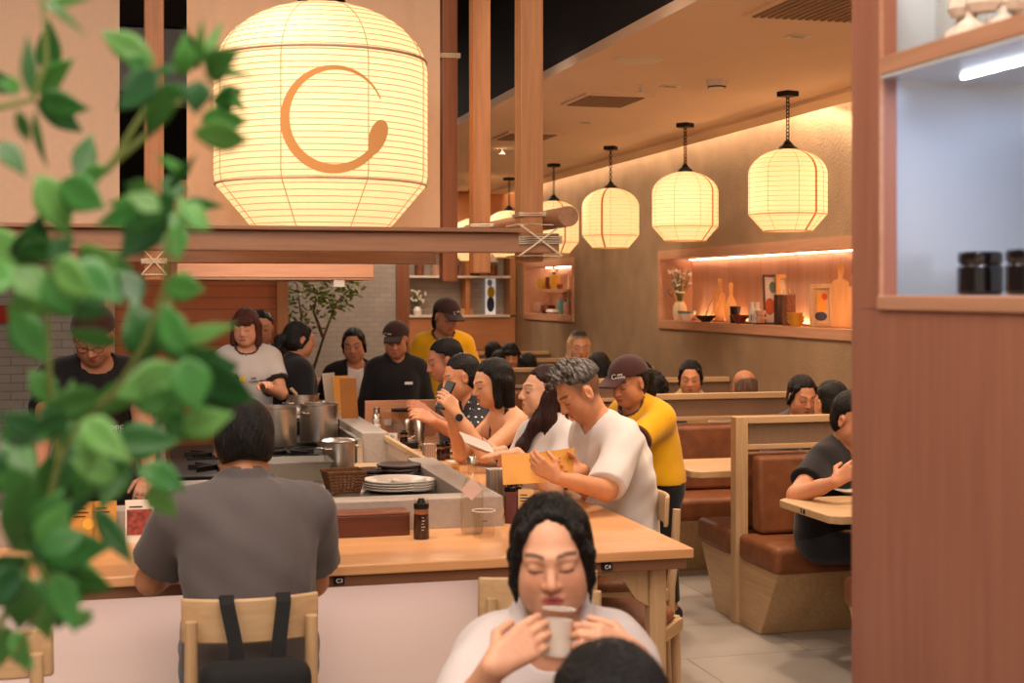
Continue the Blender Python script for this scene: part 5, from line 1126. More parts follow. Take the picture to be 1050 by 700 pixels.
    H2 += [(rcone(hc(-.018, .081, -.0570), hc(.018, .081, -.0570), .006*s), .006), (rcone(hc(-.006, .088, -.0555), hc(.006, .088, -.0555), .006*s), .006), (rcone(hc(-.013, .084, -.0675), hc(.013, .084, -.0675), .0072*s), .006)]
    MO = [(rcone(hc(-.02, .094, -.0615), hc(.02, .094, -.0615), .0026*s), .004)]
    EA = [(ell(hc(k*.079, -.010, -.004), V3(.009, .021, .032)*s, Rh @ rz(-k*.35)), .008) for k in (-1, 1)]; EC = [(ell(hc(k*.088, -.006, -.004), V3(.006, .011, .018)*s, Rh @ rz(-k*.35)), .004) for k in (-1, 1)]
    fine.append((HC-.125, HC+.125, fres))
    allp = [p for p, _ in T+LG+FT+AR+HD+H+NK]; lo = np.min([p[1] for p in allp], 0)-.035; hi = np.max([p[2] for p in allp], 0)+.035
    F = Field(lo, hi, res, fine)
    for p, k in T+TR+NK+LG+FT+AR+HD+H: F.add(p, k)
    for p, k in SO: F.cut(p, k)
    for p, k in H2: F.add(p, k)
    for p, k in MO: F.cut(p, k)
    for p, k in EA: F.add(p, k)
    for p, k in EC: F.cut(p, k)
    V, Q = F.mesh(); C = np.tile(np.array(lin(skin)[:3]), (len(V), 1)); q = ((V-HC) @ Rh)/s; ax_ = np.abs(q[:, 0]); fr = q[:, 1] > .04
    def paint(m, col, a): C[:] = C*(1-a*m[:, None])+np.array(lin(col)[:3])*a*m[:, None]
    sm = lambda v, w: np.clip(.5-v/w, 0, 1)
    hd = np.linalg.norm(q, axis=1) < .16
    paint(sm(np.hypot((ax_-.038)/.020, (q[:, 2]+.028)/.018)-1, .8)*fr*hd, '#c07058', .30); paint(sm(np.hypot(ax_/.014, (q[:, 2]+.03)/.012)-1, .8)*fr*hd, '#c07058', .2)
    bz = .0275+.005*np.sin(np.clip((ax_-.012)/.042, 0, 1)*2.6); paint(sm(np.maximum(np.abs(q[:, 2]-bz)-(.0042-.03*np.clip(ax_-.035, 0, 1)), np.maximum(.013-ax_, ax_-.053)), .003)*fr*hd, brow, .85)
    if eyes == 'open':
        e = np.hypot((ax_-.031)/.0135, (q[:, 2]-.003)/.0048); paint(sm(e-1, .15)*fr*hd, '#d8c8bc', .9); paint(sm(np.hypot(ax_-.031, q[:, 2]-.003)-.0052, .002)*(e < 1.05)*fr*hd, '#1a0f0b', 1.)
        ez = .003+.0048*np.sqrt(np.clip(1-((ax_-.031)/.0145)**2, 0, 1)); paint(sm(np.maximum(np.abs(q[:, 2]-ez)-.0014, np.abs(ax_-.031)-.0155), .002)*fr*hd, '#20130f', .95)
    else:
        ez = -.0015-.0045*np.sqrt(np.clip(1-((ax_-.031)/.017)**2, 0, 1))+.003; paint(sm(np.maximum(np.abs(q[:, 2]-ez)-.0021, np.abs(ax_-.031)-.0155), .002)*fr*hd, '#20130f', .95)
        paint(sm(np.maximum(np.abs(q[:, 2]-ez-.009)-.0007, np.abs(ax_-.031)-.014), .002)*fr*hd, '#7a4a38', .5)
    paint(sm(np.hypot(ax_/.0225, (q[:, 2]+.0615)/.0105)-1, .2)*(q[:, 1] > .07)*hd, lip, .8); paint(sm(np.maximum(np.abs(q[:, 2]+.0615)-.0011, ax_-.021), .002)*(q[:, 1] > .07)*hd, '#5a2520', .8)
    paint(sm(np.hypot((ax_-.0075)/.0035, (q[:, 2]+.0375)/.0022)-1, .5)*(q[:, 1] > .085)*hd, '#5a2f24', .7)
    if female is False: paint(sm(np.hypot(ax_/.05, (q[:, 2]+.085)/.035)-1, .8)*hd*(q[:, 1] > 0), '#8a6a58', .18)
    # short shaved sides are painted on the scalp
    if hair and hair.get('fade'):
        sc_m = sm(np.maximum(q[:, 1]-.02-.35*np.clip(q[:, 2], -.05, .1), -(q[:, 2]+.055)), .03)*hd*(ax_ > .03-(q[:, 1] < -.03)*.03)*sm(np.abs(q[:, 1]+.010)+np.abs(q[:, 2]+.004)-2., .01)
        paint(sc_m*(np.hypot((q[:, 1]+.010)/.024, (q[:, 2]+.004)/.036) > 1), hair['fade'], .72)
    body = nmesh('body', V, Q, M_skin, root, C)
    # clothes
    if top:
        ty = top.get('type', 'tee'); th = top.get('thick', .013); loose = top.get('loose', .0); hem = top.get('hem', hz-.10); sl = top.get('sleeve', .62)
        sp_ = [p for p, _ in T]+[rcone(*UP[k], .08) for k in (-1, 1)]+([rcone(*FA[k], .07) for k in (-1, 1)] if sl > 1 else []); lo2 = np.min([p[1] for p in sp_], 0)-.06; hi2 = np.max([p[2] for p in sp_], 0)+.06
        G = Field(lo2, hi2, top.get('res', res*.85))
        for p, k in T: G.add(p, k+.01, th+loose)
        for p, k in TR: G.add(p, k, th)
        if loose: G.add(rcone(P0+V3(0, .01, -.05), P2_, .125*s*fat+loose), .08)
        cutters = []
        if ty != 'cami':
            for k in (-1, 1):
                a, b = UP[k]; e = a+(b-a)*min(sl, 1.); ra = .060*s*(1 if female else 1.1)+th*.6; rb = ra*(.98 if sl <= 1 else .88)+loose*.5
                if sl > 1:
                    G.add(rcone(a, b, ra, rb), .035); w = FA[k][0]+(FA[k][1]-FA[k][0])*(sl-1); G.add(rcone(b, w, rb*.97, .042*s+th*.5), .02)
                    d = unit(w-b); ps = e = w
                else:
                    d = unit(b-a); A = Field(lo2, hi2, 1.); A.ax = G.ax; A.F = np.full(G.F.shape, 1., np.float32); A.add(rcone(a, a+(b-a)*(sl+.22), ra, rb+.004), .01)
                    dd = d; A.keep(lambda x, y, z: (x-e[0])*dd[0]+(y-e[1])*dd[1]+(z-e[2])*dd[2])
                    h = np.maximum(.04-np.abs(G.F-A.F), 0)/.04; G.F = np.minimum(G.F, A.F)-h*h*.01
                cutters.append((e, d))
        G.keep(lambda x, y, z: hem-z+0*x)
        nkp = top.get('neck', (.0, .03, .035, .072)); nc = P3+B3 @ V3(nkp[0], nkp[1], nkp[2])*s
        G.cut(ell(nc, V3(nkp[3], nkp[3]*.95, nkp[3]*top.get('neckdeep', .9))*s, B3), .008)
        if ty == 'cami':
            ct = P3+B3 @ V3(0, 0, -.085)*s; nz = B3 @ V3(0, .25, 1); G.keep(lambda x, y, z: (x-ct[0])*nz[0]+(y-ct[1])*nz[1]+(z-ct[2])*nz[2])
            for k in (-1, 1):
                for (pa, pb) in (((k*.085, .095, -.10), (k*.10, .02, .045)), ((k*.10, .02, .045), (k*.09, -.085, -.08))): G.add(rcone(P3+B3 @ V3(*pa)*s, P3+B3 @ V3(*pb)*s, .007), .006)
        if top.get('collar'):
            for i in range(14):
                a0, a1 = [PI*.06+PI*1.88*j/14+PI/2 for j in (i, i+1)]; cc = lambda a: P3+B3 @ V3(.070*math.cos(a), .071*math.sin(a)+.010, .064-.062*max(0, math.sin(a)))*s
                G.add(rcone(cc(a0), cc(a1), .017), .012)
        G.warp(wrinkle, int(abs(X*100+Y*37)), top.get('fold', .11))
        V, Q = G.mesh(); col = np.tile(np.array(lin(top['col'])[:3]), (len(V), 1))
        if top.get('trim'):
            tc_ = np.array(lin(top['trim'])[:3]); r_ = np.linalg.norm(((V-nc) @ B3)/(V3(nkp[3], nkp[3]*.95, nkp[3]*top.get('neckdeep', .9))*s), axis=1); m = (r_ < 1.22)
            if top.get('collar'): m = np.zeros(len(V), bool)
            for e, d in cutters: m |= (((V-e) @ d) > -.022) & (np.linalg.norm(V-e, axis=1) < .12)
            col[m] = tc_
            if top.get('collar'): cm = (np.linalg.norm(V-(P3+B3 @ V3(0, .012, .02)), axis=1) < .088) & ((V-P3) @ B3[:, 2] > .0); col[cm] = tc_
        if top.get('inner'):   # an open jacket over a lighter shirt
            ql = (V-P2_) @ B3; m = (ql[:, 1] > .02) & (np.abs(ql[:, 0]) < np.clip(.012+.30*(ql[:, 2]+.10), 0, .06)); col[m] = np.array(lin(top['inner'])[:3])
        if top.get('apron'):
            ql = (V-P2_) @ B3; m = (ql[:, 1] > .0) & (np.abs(ql[:, 0]) < .115) & (ql[:, 2] < .09); col[m] = np.array(lin(top['apron'])[:3])
        nmesh(top.get('name', 'shirt'), V, Q, top.get('mat', M_cloth), root, col)
    if legs:
        G = Field(np.min([p[1] for p, _ in LG+T[:1]], 0)-.04, np.max([p[2] for p, _ in LG+T[:1]], 0)+.04, res)
        for p, k in LG+T[:1]: G.add(p, k, .012)
        a0 = an[1][2]+.02; G.keep(lambda x, y, z: np.maximum(a0-z, z-(hz+.045))+0*x); V, Q = G.mesh(); nmesh('trousers', V, Q, M_cloth, root, np.tile(np.array(lin(legs)[:3]), (len(V), 1)))
        G = Field(np.min([p[1] for p, _ in FT], 0)-.03, np.max([p[2] for p, _ in FT], 0)+.03, .014)
        for p, k in FT: G.add(p, k, .008)
        G.keep(lambda x, y, z: .004-z+0*x); V, Q = G.mesh(); nmesh('shoes', V, Q, M_cloth, root, np.tile(np.array(lin(shoes)[:3]), (len(V), 1)))
    # hair in head coordinates
    if hair:
        hr = hair.get('res', max(fres*.8, .0035)); t = hair.get('t', .013); G = Field(HC-.36*s, HC+.24*s, hr*2.2, [(HC-.14, HC+.14, hr)])
        G.add(ell(hc(0, -.0255+hair.get('fwd', 0), .037), V3(.0755+t*.75, .0955+t*.75, .087+t)*s, Rh), .01)
        if hair.get('low', True): G.add(ell(hc(0, -.045, -.02), V3(.070+t*.7, .062+t*.6, .075)*s, Rh), .03)
        zt = hair.get('line', .075); yc = hair.get('side', .012); zb = hair.get('nape', -.075)
        Xg, Yg, Zg = G.ax[0][:, None, None]-HC[0], G.ax[1][None, :, None]-HC[1], G.ax[2][None, None, :]-HC[2]
        q0, q1, q2 = [(Rh[0, i]*Xg+Rh[1, i]*Yg+Rh[2, i]*Zg)/s for i in range(3)]
        zt = zt+.0015*np.sin(170*q0+1.3)+.0015*np.sin(330*q0); face = np.maximum(yc+.004*np.sin(260*q2)-.10*np.clip(q2, -.1, .03)+(q2 > .03)*.25*(q2-.03)-q1, q2-(zt-6.*q0*q0)); G.F = G.F+.85*t*np.clip(1-np.maximum(face, 0)/.03, 0, 1)**2; G.F = np.maximum(G.F, -face)
        G.F = np.maximum(G.F, zb+.5*np.maximum(q1+.02, 0)-q2)
        if hair.get('ears', True):
            G.F = np.maximum(G.F, -(np.hypot((q1+.008)/.026, (q2+.006)/.036)-1)*.02*(np.abs(q0) > .05)+(-1)*(np.abs(q0) <= .05))
        if hair.get('bald'): G.F = np.maximum(G.F, (q2-.035-.3*np.maximum(-q1-.04, 0)))
        ad = lambda pr, k=.02: G.add(pr, k)
        for kind in hair.get('styles', ()):
            if kind == 'bun': ad(ell(hc(0, -.118, .06), V3(.042, .036, .038)*s, Rh), .012)
            if kind == 'topbun': ad(ell(hc(0, -.06, .135), V3(.035, .035, .028)*s, Rh), .012)
            if kind == 'lowbun': ad(ell(hc(0, -.115, -.02), V3(.045, .04, .04)*s, Rh), .012)
            if kind == 'pony':
                for a, b, r1, r2 in (((0, -.10, .03), (0, -.15, -.01), .026, .034), ((0, -.15, -.01), (0, -.155, -.10), .036, .030), ((0, -.155, -.10), (0, -.13, -.18), .030, .014)): ad(rcone(hc(*a), hc(*b), r1*s, r2*s))
            if kind == 'bob':
                for k in (-1, 1):
                    for a, b, r1, r2 in (((k*.075, -.0, .03), (k*.084, .018, -.10), .026, .022), ((k*.06, -.05, .0), (k*.066, -.05, -.115), .036, .030)): ad(rcone(hc(*a), hc(*b), r1*s, r2*s), .03)
                ad(rcone(hc(0, -.075, 0), hc(0, -.07, -.115), .045*s, .038*s), .03)
            if kind == 'locks':
                for k in (-1, 1):
                    for a, b, r1, r2 in (((k*.022, .040, .104), (k*.056, .052, .072), .010, .012), ((k*.056, .052, .072), (k*.073, .040, .025), .012, .015), ((k*.073, .040, .025), (k*.078, .030, -.035), .016, .012), ((k*.078, .030, -.035), (k*.076, .03, -.085), .010, .003)): ad(rcone(hc(*a), hc(*b), r1*s, r2*s), .015)
            if kind == 'sides':
                for k in (-1, 1): ad(rcone(hc(k*.058, .040, .070), hc(k*.076, .016, .010), .013*s, .012*s), .02); ad(rcone(hc(k*.076, .016, .010), hc(k*.078, -.02, -.05), .012*s, .010*s), .02)
            if kind == 'bangs': ad(ell(hc(0, .070, .052), V3(.066, .030, .030)*s, Rh), .015)
            if kind == 'long':
                for k in (-1, 1):
                    for a, b, r1, r2 in (((k*.07, -.03, .02), (k*.078, -.02, -.12), .030, .030), ((k*.078, -.02, -.12), (k*.085, -.02, -.24), .030, .022)): ad(rcone(hc(*a), hc(*b), r1*s, r2*s), .03)
                for a, b, r1, r2 in (((0, -.08, 0), (0, -.085, -.15), .05, .05), ((0, -.085, -.15), (0, -.095, -.27), .05, .032)): ad(rcone(hc(*a), hc(*b), r1*s, r2*s), .03)
            if kind == 'tuft':
                r = np.random.default_rng(4)
                for i in range(60):
                    a, rr = r.uniform(0, 6.28), r.uniform(0, 1)**.5; p = V3(.062*rr*math.cos(a), .085*rr*math.sin(a)+.005, 0); p[2] = .033+.10*math.sqrt(max(0, 1-(p[0]/.09)**2-(p[1]/.11)**2)); d = unit(V3(p[0]*2+r.normal()*.35, p[1]*1.4+.35+r.normal()*.35, .7)); ad(rcone(hc(*p), hc(*(p+d*r.uniform(.018, .032))), .012*s, .004*s), .006)
            if kind == 'curly':
                r = np.random.default_rng(9)
                for i in range(90): d = unit(r.normal(size=3)+V3(0, -.3, .6)); ad(ell(hc(*(d*V3(.10, .115, .115)+V3(0, -.01, .02))), V3(.022, .022, .022)*s), .008)
            if kind == 'front':   # a long lock falling over one shoulder
                for a, b, r1, r2 in (((-.06, .0, -.03), (-.060, .035, -.14), .028, .028), ((-.060, .035, -.14), (-.035, .085, -.25), .028, .026), ((-.035, .085, -.25), (-.01, .115, -.36), .026, .012)): ad(rcone(hc(*a), hc(*b), r1*s, r2*s), .03)
        ph = np.arctan2(q0, q1+.02); G.F = G.F+hair.get('strand', .0016)*np.sin(46*ph+9*np.sin(14*q2)+3*np.sin(22*q0))+.0012*np.sin(90*q0+60*q2)
        V, Q = G.mesh(); hcol = np.array(lin(hair.get('col', '#0c0807'))[:3]); col = np.tile(hcol, (len(V), 1)); ql = ((V-HC) @ Rh)/s
        if hair.get('tips'): m = np.clip((hair.get('tipz', .05)-ql[:, 2])/.05, 0, 1)[:, None]; col = col*(1-m)+np.array(lin(hair['tips'])[:3])*m
        if hair.get('grey'): rr_ = np.random.default_rng(3); r = sum(np.sin(ql @ (unit(rr_.normal(size=3))*2*PI/rr_.uniform(.012, .03))+rr_.uniform(0, 6)) for _ in range(9))/2.6; m = (np.clip(.42+.5*r, 0, 1)*np.clip((ql[:, 2]-.035)/.05, 0, 1))[:, None]; col = col*(1-m)+np.array(lin(hair['grey'])[:3])*m
        nmesh('hair', V, Q, M_hairb if any(k in ('bun', 'topbun', 'lowbun', 'pony') for k in hair.get('styles', ())) else M_hairs, root, col)
    if cap:
        G = Field(HC-.22*s, HC+.24*s, max(fres*.8, .0045)); G.add(ell(hc(0, -.014, .036), V3(.098, .118, .106)*s, Rh), .01)
        X_, Y_, Z_ = G.ax[0][:, None, None]-HC[0], G.ax[1][None, :, None]-HC[1], G.ax[2][None, None, :]-HC[2]; q1, q2 = [(Rh[0, i]*X_+Rh[1, i]*Y_+Rh[2, i]*Z_)/s for i in (1, 2)]
        G.F = np.maximum(G.F, (.052-.10*np.clip(-q1, -.1, .1)*.6)-q2); G.F = np.maximum(G.F, -(ell(hc(0, -.014, .034), V3(.091, .111, .099)*s, Rh)[0](G.ax[0][:, None, None], G.ax[1][None, :, None], G.ax[2][None, None, :])))
        if cap.get('visor', True):
            for i in range(9):
                x = -.06+.12*i/8; y1 = .165+.02*(1-(x/.06)**2); G.add(rcone(hc(x, .085, .056-.35*x*x), hc(x*.92, y1, .042-2.2*x*x), .0065*s), .006)
        if cap.get('knot'):
            G.add(ell(hc(.02, -.125, .03), V3(.02, .018, .02), Rh), .01); G.add(rcone(hc(.02, -.13, .03), hc(.05, -.19, .0), .012, .006), .01); G.add(rcone(hc(.02, -.13, .03), hc(.0, -.18, -.03), .012, .006), .01)
        V, Q = G.mesh(); o = nmesh('cap', V, Q, M_cloth, root, np.tile(np.array(lin(cap.get('col', '#3a211d'))[:3]), (len(V), 1)))
        if cap.get('logo'):
            a = math.radians(cap.get('at', 0)); 
            for i, tx in enumerate(cap['logo']):
                dn = V3(math.sin(a), math.cos(a), 0); p = hc(.100*math.sin(a), -.014+.119*math.cos(a), .078-.014*i); up = Rh @ unit(V3(0, 0, 1)-dn*.45); rt = Rh @ V3(math.cos(a), -math.sin(a), 0)*-1
                text(tx, 'cap_lettering', M_tagtxt, .016*s, frame(p+Rh @ dn*.002, rt, up), o, .0005)
            p = hc(.100*math.sin(a), -.014+.119*math.cos(a), .072)+Rh @ dn*.001; rt_ = np.asarray(rt); MB().tube([tuple(p-rt_*.032+rt_*.011*math.cos(b)+np.asarray(up)*.011*math.sin(b)) for b in [k*.42+.6 for k in range(13)]], .0012, 5).build('cap_ring', M_tagtxt, o)
    if glasses:
        g = MB()
        for k in (-1, 1): g.tube([tuple(hc(k*.033+.021*math.cos(a), .104, .002+.016*math.sin(a))) for a in [2*PI*i/20 for i in range(20)]], .0014, 5, close=True); g.tube([tuple(hc(k*.054, .103, .006)), tuple(hc(k*.080, .04, .008)), tuple(hc(k*.083, -.01, .004))], .0014, 5)
        g.tube([tuple(hc(-.012, .105, .006)), tuple(hc(.012, .105, .006))], .0014, 5); g.build('glasses', M_iron, root)
    info = dict(shirt=[c for c in bpy.data.objects if c.parent == root and c.name.split('.')[0] in ('shirt', 'blazer', 'dress', 'camisole')], root=root, HC=HC, Rh=Rh, P2=P2_, P3=P3, B3=B3, S=S, UP=UP, FA=FA, tips=tipd, world=lambda p: Vector(tuple(O+Rw @ np.asarray(p, float))), Rw=Rw, hc=hc)
    return info
def wp(px, py, d): v = P(px, py, d); return (v.x, v.y, v.z)
BLK = '#120d0c'
# man in the grey polo shirt, back to the camera
gm = person('man in a grey polo shirt seated at the front counter, back to the camera', .29, 4.30, 0, at=(250, 414, 4.42), lean=(.12, .28, .42), head=(0, .35, 0), female=False, wd=1.07, fat=1.10, s=1.04, skin='#b8805c', res=.012, fres=.006,
       arms={-1: dict(w=tuple(onZ(212, 568, .80)), pole=(-.7, .1, -.8), f=(.95, .25, 0), n=(0, 0, -1), curl=.15), 1: dict(w=tuple(onZ(272, 562, .81)), pole=(.28, .12, -.9), f=(-.9, .35, 0), n=(0, 0, -1), curl=.2)},
       top=dict(col='#585150', sleeve=.72, loose=.012, collar=True, fold=.14, hem=.44), legs='#4d5a6a', hair=dict(styles=(), t=.016, nape=-.06, line=.07), wrinkle=.0044)
# drinking woman in front
dw = person('woman in a white blouse drinking from a clear glass in front', .745, 2.60, math.radians(168), at=(566, 513, 2.92), lean=(.05, .10, .22), head=(-.10, .06, .05), skin='#d09a7a', s=.98, wd=.93, res=.009, fres=.0042, hres=.0038, lip='#a2384a',
       arms={1: dict(w=wp(505, 684, 2.62), pole=(.45, -.2, -1), f=(.80, .05, .50), n=(.55, .85, -.1), curl=(.38, .42, .45, .5), thumb=.7), -1: dict(w=wp(652, 672, 2.70), pole=(-.2, -.3, -1), f=(-.85, -.05, .35), n=(-.2, .9, -.45), curl=(.5, .6, .65, .7), thumb=.5)},
       top=dict(col='#c8bebb', sleeve=.70, loose=.004, collar=True, neck=(0, .045, .02, .078), neckdeep=1.3, fold=.12), hair=dict(styles=('locks', 'lowbun'), t=.017, line=.093, side=.010, nape=-.07, ears=False, res=.004), wrinkle=.0036, seat=.45)
# person in the foreground, only the dark head seen
person('dark haired person at the bottom edge, seen from behind, only the crown showing', .635, 1.90, .12, at=(619, 661, 2.02), lean=(.02, .05, .12), head=(.1, .1, 0), s=.93, res=.014, fres=.006, top=dict(col='#3a3a44'), seat=.42, hair=dict(styles=('long',), t=.014, ears=False, res=.0045, strand=.0022))
# man in the white T-shirt with grey hair
wm = person('man with grey hair in a white T-shirt reading an ochre menu', 2.08, 5.74, math.radians(97), at=(594, 371, 6.1), lean=(.04, .14, .40), head=(-.05, .60, 0), female=False, wd=1.02, s=1.03, skin='#c98c64', res=.0095, fres=.0048, hres=.0045, headfwd=.02, neck=.10,
       arms={-1: dict(w=wp(572, 490, 5.62), pole=(-.3, -.6, -1), f=(-.75, .15, .5), n=(.2, .9, .3), curl=(.45, .5, .55, .6), thumb=.8), 1: dict(w=wp(598, 482, 5.95), pole=(.6, -.5, -1), f=(-1., -.15, .1), n=(0, -.8, .5), curl=(.5, .5, .55, .6), thumb=.8)},
       top=dict(col='#d2cbc6', sleeve=.95, loose=.012, neck=(0, .025, .045, .070), fold=.13), hair=dict(styles=('tuft',), t=.008, col='#35302d', grey='#8f8781', fade='#2e2622', low=False, line=.078, side=-.0, nape=.035, res=.004), wrinkle=.0048, legs='#23222a')
# woman in the white polo
pw = person('woman with long reddish brown hair in a white polo with a red and blue badge', 2.08, 6.42, math.radians(110), at=(556, 375, 6.6), lean=(.04, .08, .16), head=(-.32, -.10, 0), skin='#d9a583', res=.010, fres=.005, hres=.005, lip='#b0504a',
       arms={-1: dict(w=wp(530, 464, 6.32), pole=(-.4, -.4, -1), f=(-.95, .1, -.05), n=(0, 0, -1), curl=.12, thumb=.2), 1: dict(w=wp(516, 462, 6.62), pole=(.5, -.4, -1), f=(-.98, .0, .05), n=(0, 0, 1), curl=.22, thumb=.6)},
       top=dict(col='#d4cdc9', sleeve=.62, collar=True, trim='#2b3350', loose=.008), hair=dict(styles=('long', 'front'), t=.014, col='#2e1613', ears=False, side=.02), legs='#3a3a44')
# woman with the phone
ph = person('woman in a black camisole holding up a phone', 2.06, 7.12, math.radians(97), at=(504, 369, 7.38), lean=(.06, .18, .36), head=(.04, .20, 0), skin='#d59c74', res=.010, fres=.005, hres=.0048, lip='#9c4440',
       arms={-1: dict(w=wp(468, 424, 7.12), pole=(-.4, -.2, -1), f=(-.55, .1, .8), n=(-.5, .75, .3), curl=(.35, .45, .5, .6), thumb=.6), 1: dict(w=wp(463, 428, 7.34), pole=(.4, -.2, -1), f=(-.45, .0, .85), n=(-.5, -.75, .3), curl=(.35, .45, .5, .6), thumb=.6)},
       top=dict(type='cami', col='#121116', name='camisole'), hair=dict(styles=('bob',), t=.013, ears=True, side=.0, nape=-.1), legs='#1c1c22')
# woman in the dotted dress
pd = person('woman in a black dress with white dots, hair in a low bun', 2.05, 7.80, math.radians(90), at=(472, 364, 8.1), lean=(.08, .20, .40), head=(0, .25, 0), skin='#c98a64', res=.011, fres=.006, hres=.0055,
       arms={-1: dict(w=wp(445, 432, 7.62), pole=(-.4, -.4, -1), f=(-.85, .1, .45), n=(-.3, .6, -.3), curl=.5, thumb=.7)},
       top=dict(col='#15131a', mat=M_dotted, sleeve=.85, name='dress', loose=.008), hair=dict(styles=('lowbun',), t=.010, side=-.005))
# man in dark grey
dm = person('man with a short crop in a dark grey T-shirt at the far counter end', 2.02, 8.36, math.radians(92), at=(455, 348, 8.6), lean=(.06, .12, .26), head=(0, .28, 0), female=False, wd=1.05, fat=1.08, skin='#c07e5e', res=.012, fres=.0065, s=1.03,
       arms={-1: dict(w=wp(440, 424, 8.25), pole=(-.4, -.5, -1), f=(-.8, .0, .5), n=(-.3, .6, -.3), curl=.5, thumb=.7)}, top=dict(col='#38363a', sleeve=.8, loose=.01), hair=dict(t=.010, fade='#1a1412', nape=-.02, line=.075))
# waitress in yellow bending at the counter
yw = person('waitress in a yellow T-shirt and brown cap bending over the counter aisle', 2.60, 6.92, math.radians(112), sit=False, hz=.74, at=(644, 367, 7.05), lean=(.14, .24, .38), head=(.15, .30, 0), skin='#b87c58', res=.011, fres=.0055, neck=.07, s=.98,
       arms={-1: dict(w=wp(604, 432, 6.75), pole=(-.5, -.3, -1), f=(-.9, .1, .3), n=(-.2, .6, -.5), curl=.6), 1: dict(w=wp(660, 480, 7.1), pole=(.5, -.3, -1), f=(-.6, .3, -.6), n=(0, 0, -1), curl=.4)},
       top=dict(res=.006, col='#d9a213', trim='#4a2418', sleeve=.78, loose=.010, hem=.70), cap=dict(col='#40231f', logo=('IPPE', 'HOPPE'), at=-25), hair=dict(styles=('pony',), t=.007, side=-.01, line=.06), legs='#17151a')
# staff behind the bar
cook = person('cook in black with brown bandana, glasses and apron behind the front counter', -.19, 6.15, math.radians(187), sit=False, at=(96, 316, 6.0), lean=(.05, .12, .30), head=(-.25, .55, 0), female=False, skin='#b98266', res=.013, fres=.006, s=.97, glasses=True, shoes='#111114',
       arms={1: dict(w=(-.38, 5.78, .92), pole=(.6, -.4, -.8), f=(.2, -.9, -.3), n=(.3, 0, -1), curl=.5), -1: dict(w=(.05, 5.80, .92), pole=(-.6, -.4, -.8), f=(-.2, -.9, -.3), n=(-.3, 0, -1), curl=.5)},
       top=dict(col='#19181b', sleeve=.7, apron='#2e1714', hem=.50, loose=.008), cap=dict(col='#3a201c', visor=False, knot=True), hair=dict(t=.006, nape=-.06))
s1 = person('woman with a reddish bob in a white ringer T-shirt behind the kitchen', .60, 8.72, math.radians(170), sit=False, at=(252, 317, 9.0), lean=(.02, .06, .15), head=(-.15, .18, 0), skin='#c98f70', res=.014, fres=.006, s=.95,
       arms={-1: dict(w=wp(268, 395, 8.75), pole=(-.6, -.4, -.8), f=(.3, -.8, .2), n=(0, 0, -1), curl=.4), 1: dict(w=wp(240, 400, 8.7), pole=(.6, -.4, -.8), f=(-.3, -.8, .2), n=(0, 0, -1), curl=.4)},
       top=dict(res=.008, col='#b8afa9', trim='#2a1c18', sleeve=.66, loose=.01), hair=dict(styles=('bob', 'bangs'), t=.014, col='#4a1f14', ears=False, line=.05, side=.02))
person('man in a black shirt mostly hidden behind the woman in the ringer T-shirt', .83, 9.45, math.radians(175), sit=False, at=(268, 319, 9.7), lean=(0, .05, .1), head=(0, .1, 0), female=False, res=.016, fres=.009, s=.95, skin='#b98266', top=dict(col='#19181b', sleeve=.7), hair=dict(t=.012))
s2 = person('woman in a black blazer with a ponytail, in profile before the indoor tree', 1.05, 9.35, math.radians(-72), sit=False, hz=.80, at=(308, 330, 9.2), lean=(0, .04, .1), head=(-.05, .08, 0), skin='#b98062', res=.014, fres=.006, s=.94, top=dict(col='#141317', sleeve=1.85, inner='#cfc6c0', name='blazer', loose=.012), hair=dict(styles=('pony', 'sides'), t=.010))
s3 = person('woman in a black blazer over a white T-shirt facing the room', 1.45, 9.62, math.radians(175), sit=False, hz=.74, at=(363, 337, 10.9), lean=(.02, .08, .14), head=(-.2, .15, .08), skin='#bd8568', res=.014, fres=.006, s=1.05, wd=1.1, top=dict(col='#141317', sleeve=1.85, inner='#cfc6c0', name='blazer', loose=.012), hair=dict(styles=('pony', 'sides'), t=.010))
s4 = person('staff member in a black shirt and brown cap behind the counter end', 1.74, 9.42, math.radians(178), sit=False, hz=.78, at=(406, 331, 9.5), lean=(.02, .06, .14), head=(-.3, .25, 0), skin='#b07a5c', res=.013, fres=.006, s=.95, top=dict(col='#17161a', sleeve=1.85, collar=True, loose=.01), cap=dict(col='#33211f', logo=('IPPE',), at=15), hair=dict(styles=('pony',), t=.007))
s5 = person('staff member in a yellow T-shirt and brown cap standing at the back', 2.10, 9.95, math.radians(168), sit=False, hz=.86, at=(458, 307, 10.0), lean=(.02, .06, .15), head=(.45, .35, 0), skin='#b07a5c', res=.013, fres=.006, s=.98, top=dict(res=.008, col='#d9a213', trim='#4a2418', sleeve=.72, loose=.01), cap=dict(col='#33211f', logo=('IPPE',), at=-20), hair=dict(styles=('pony',), t=.007))
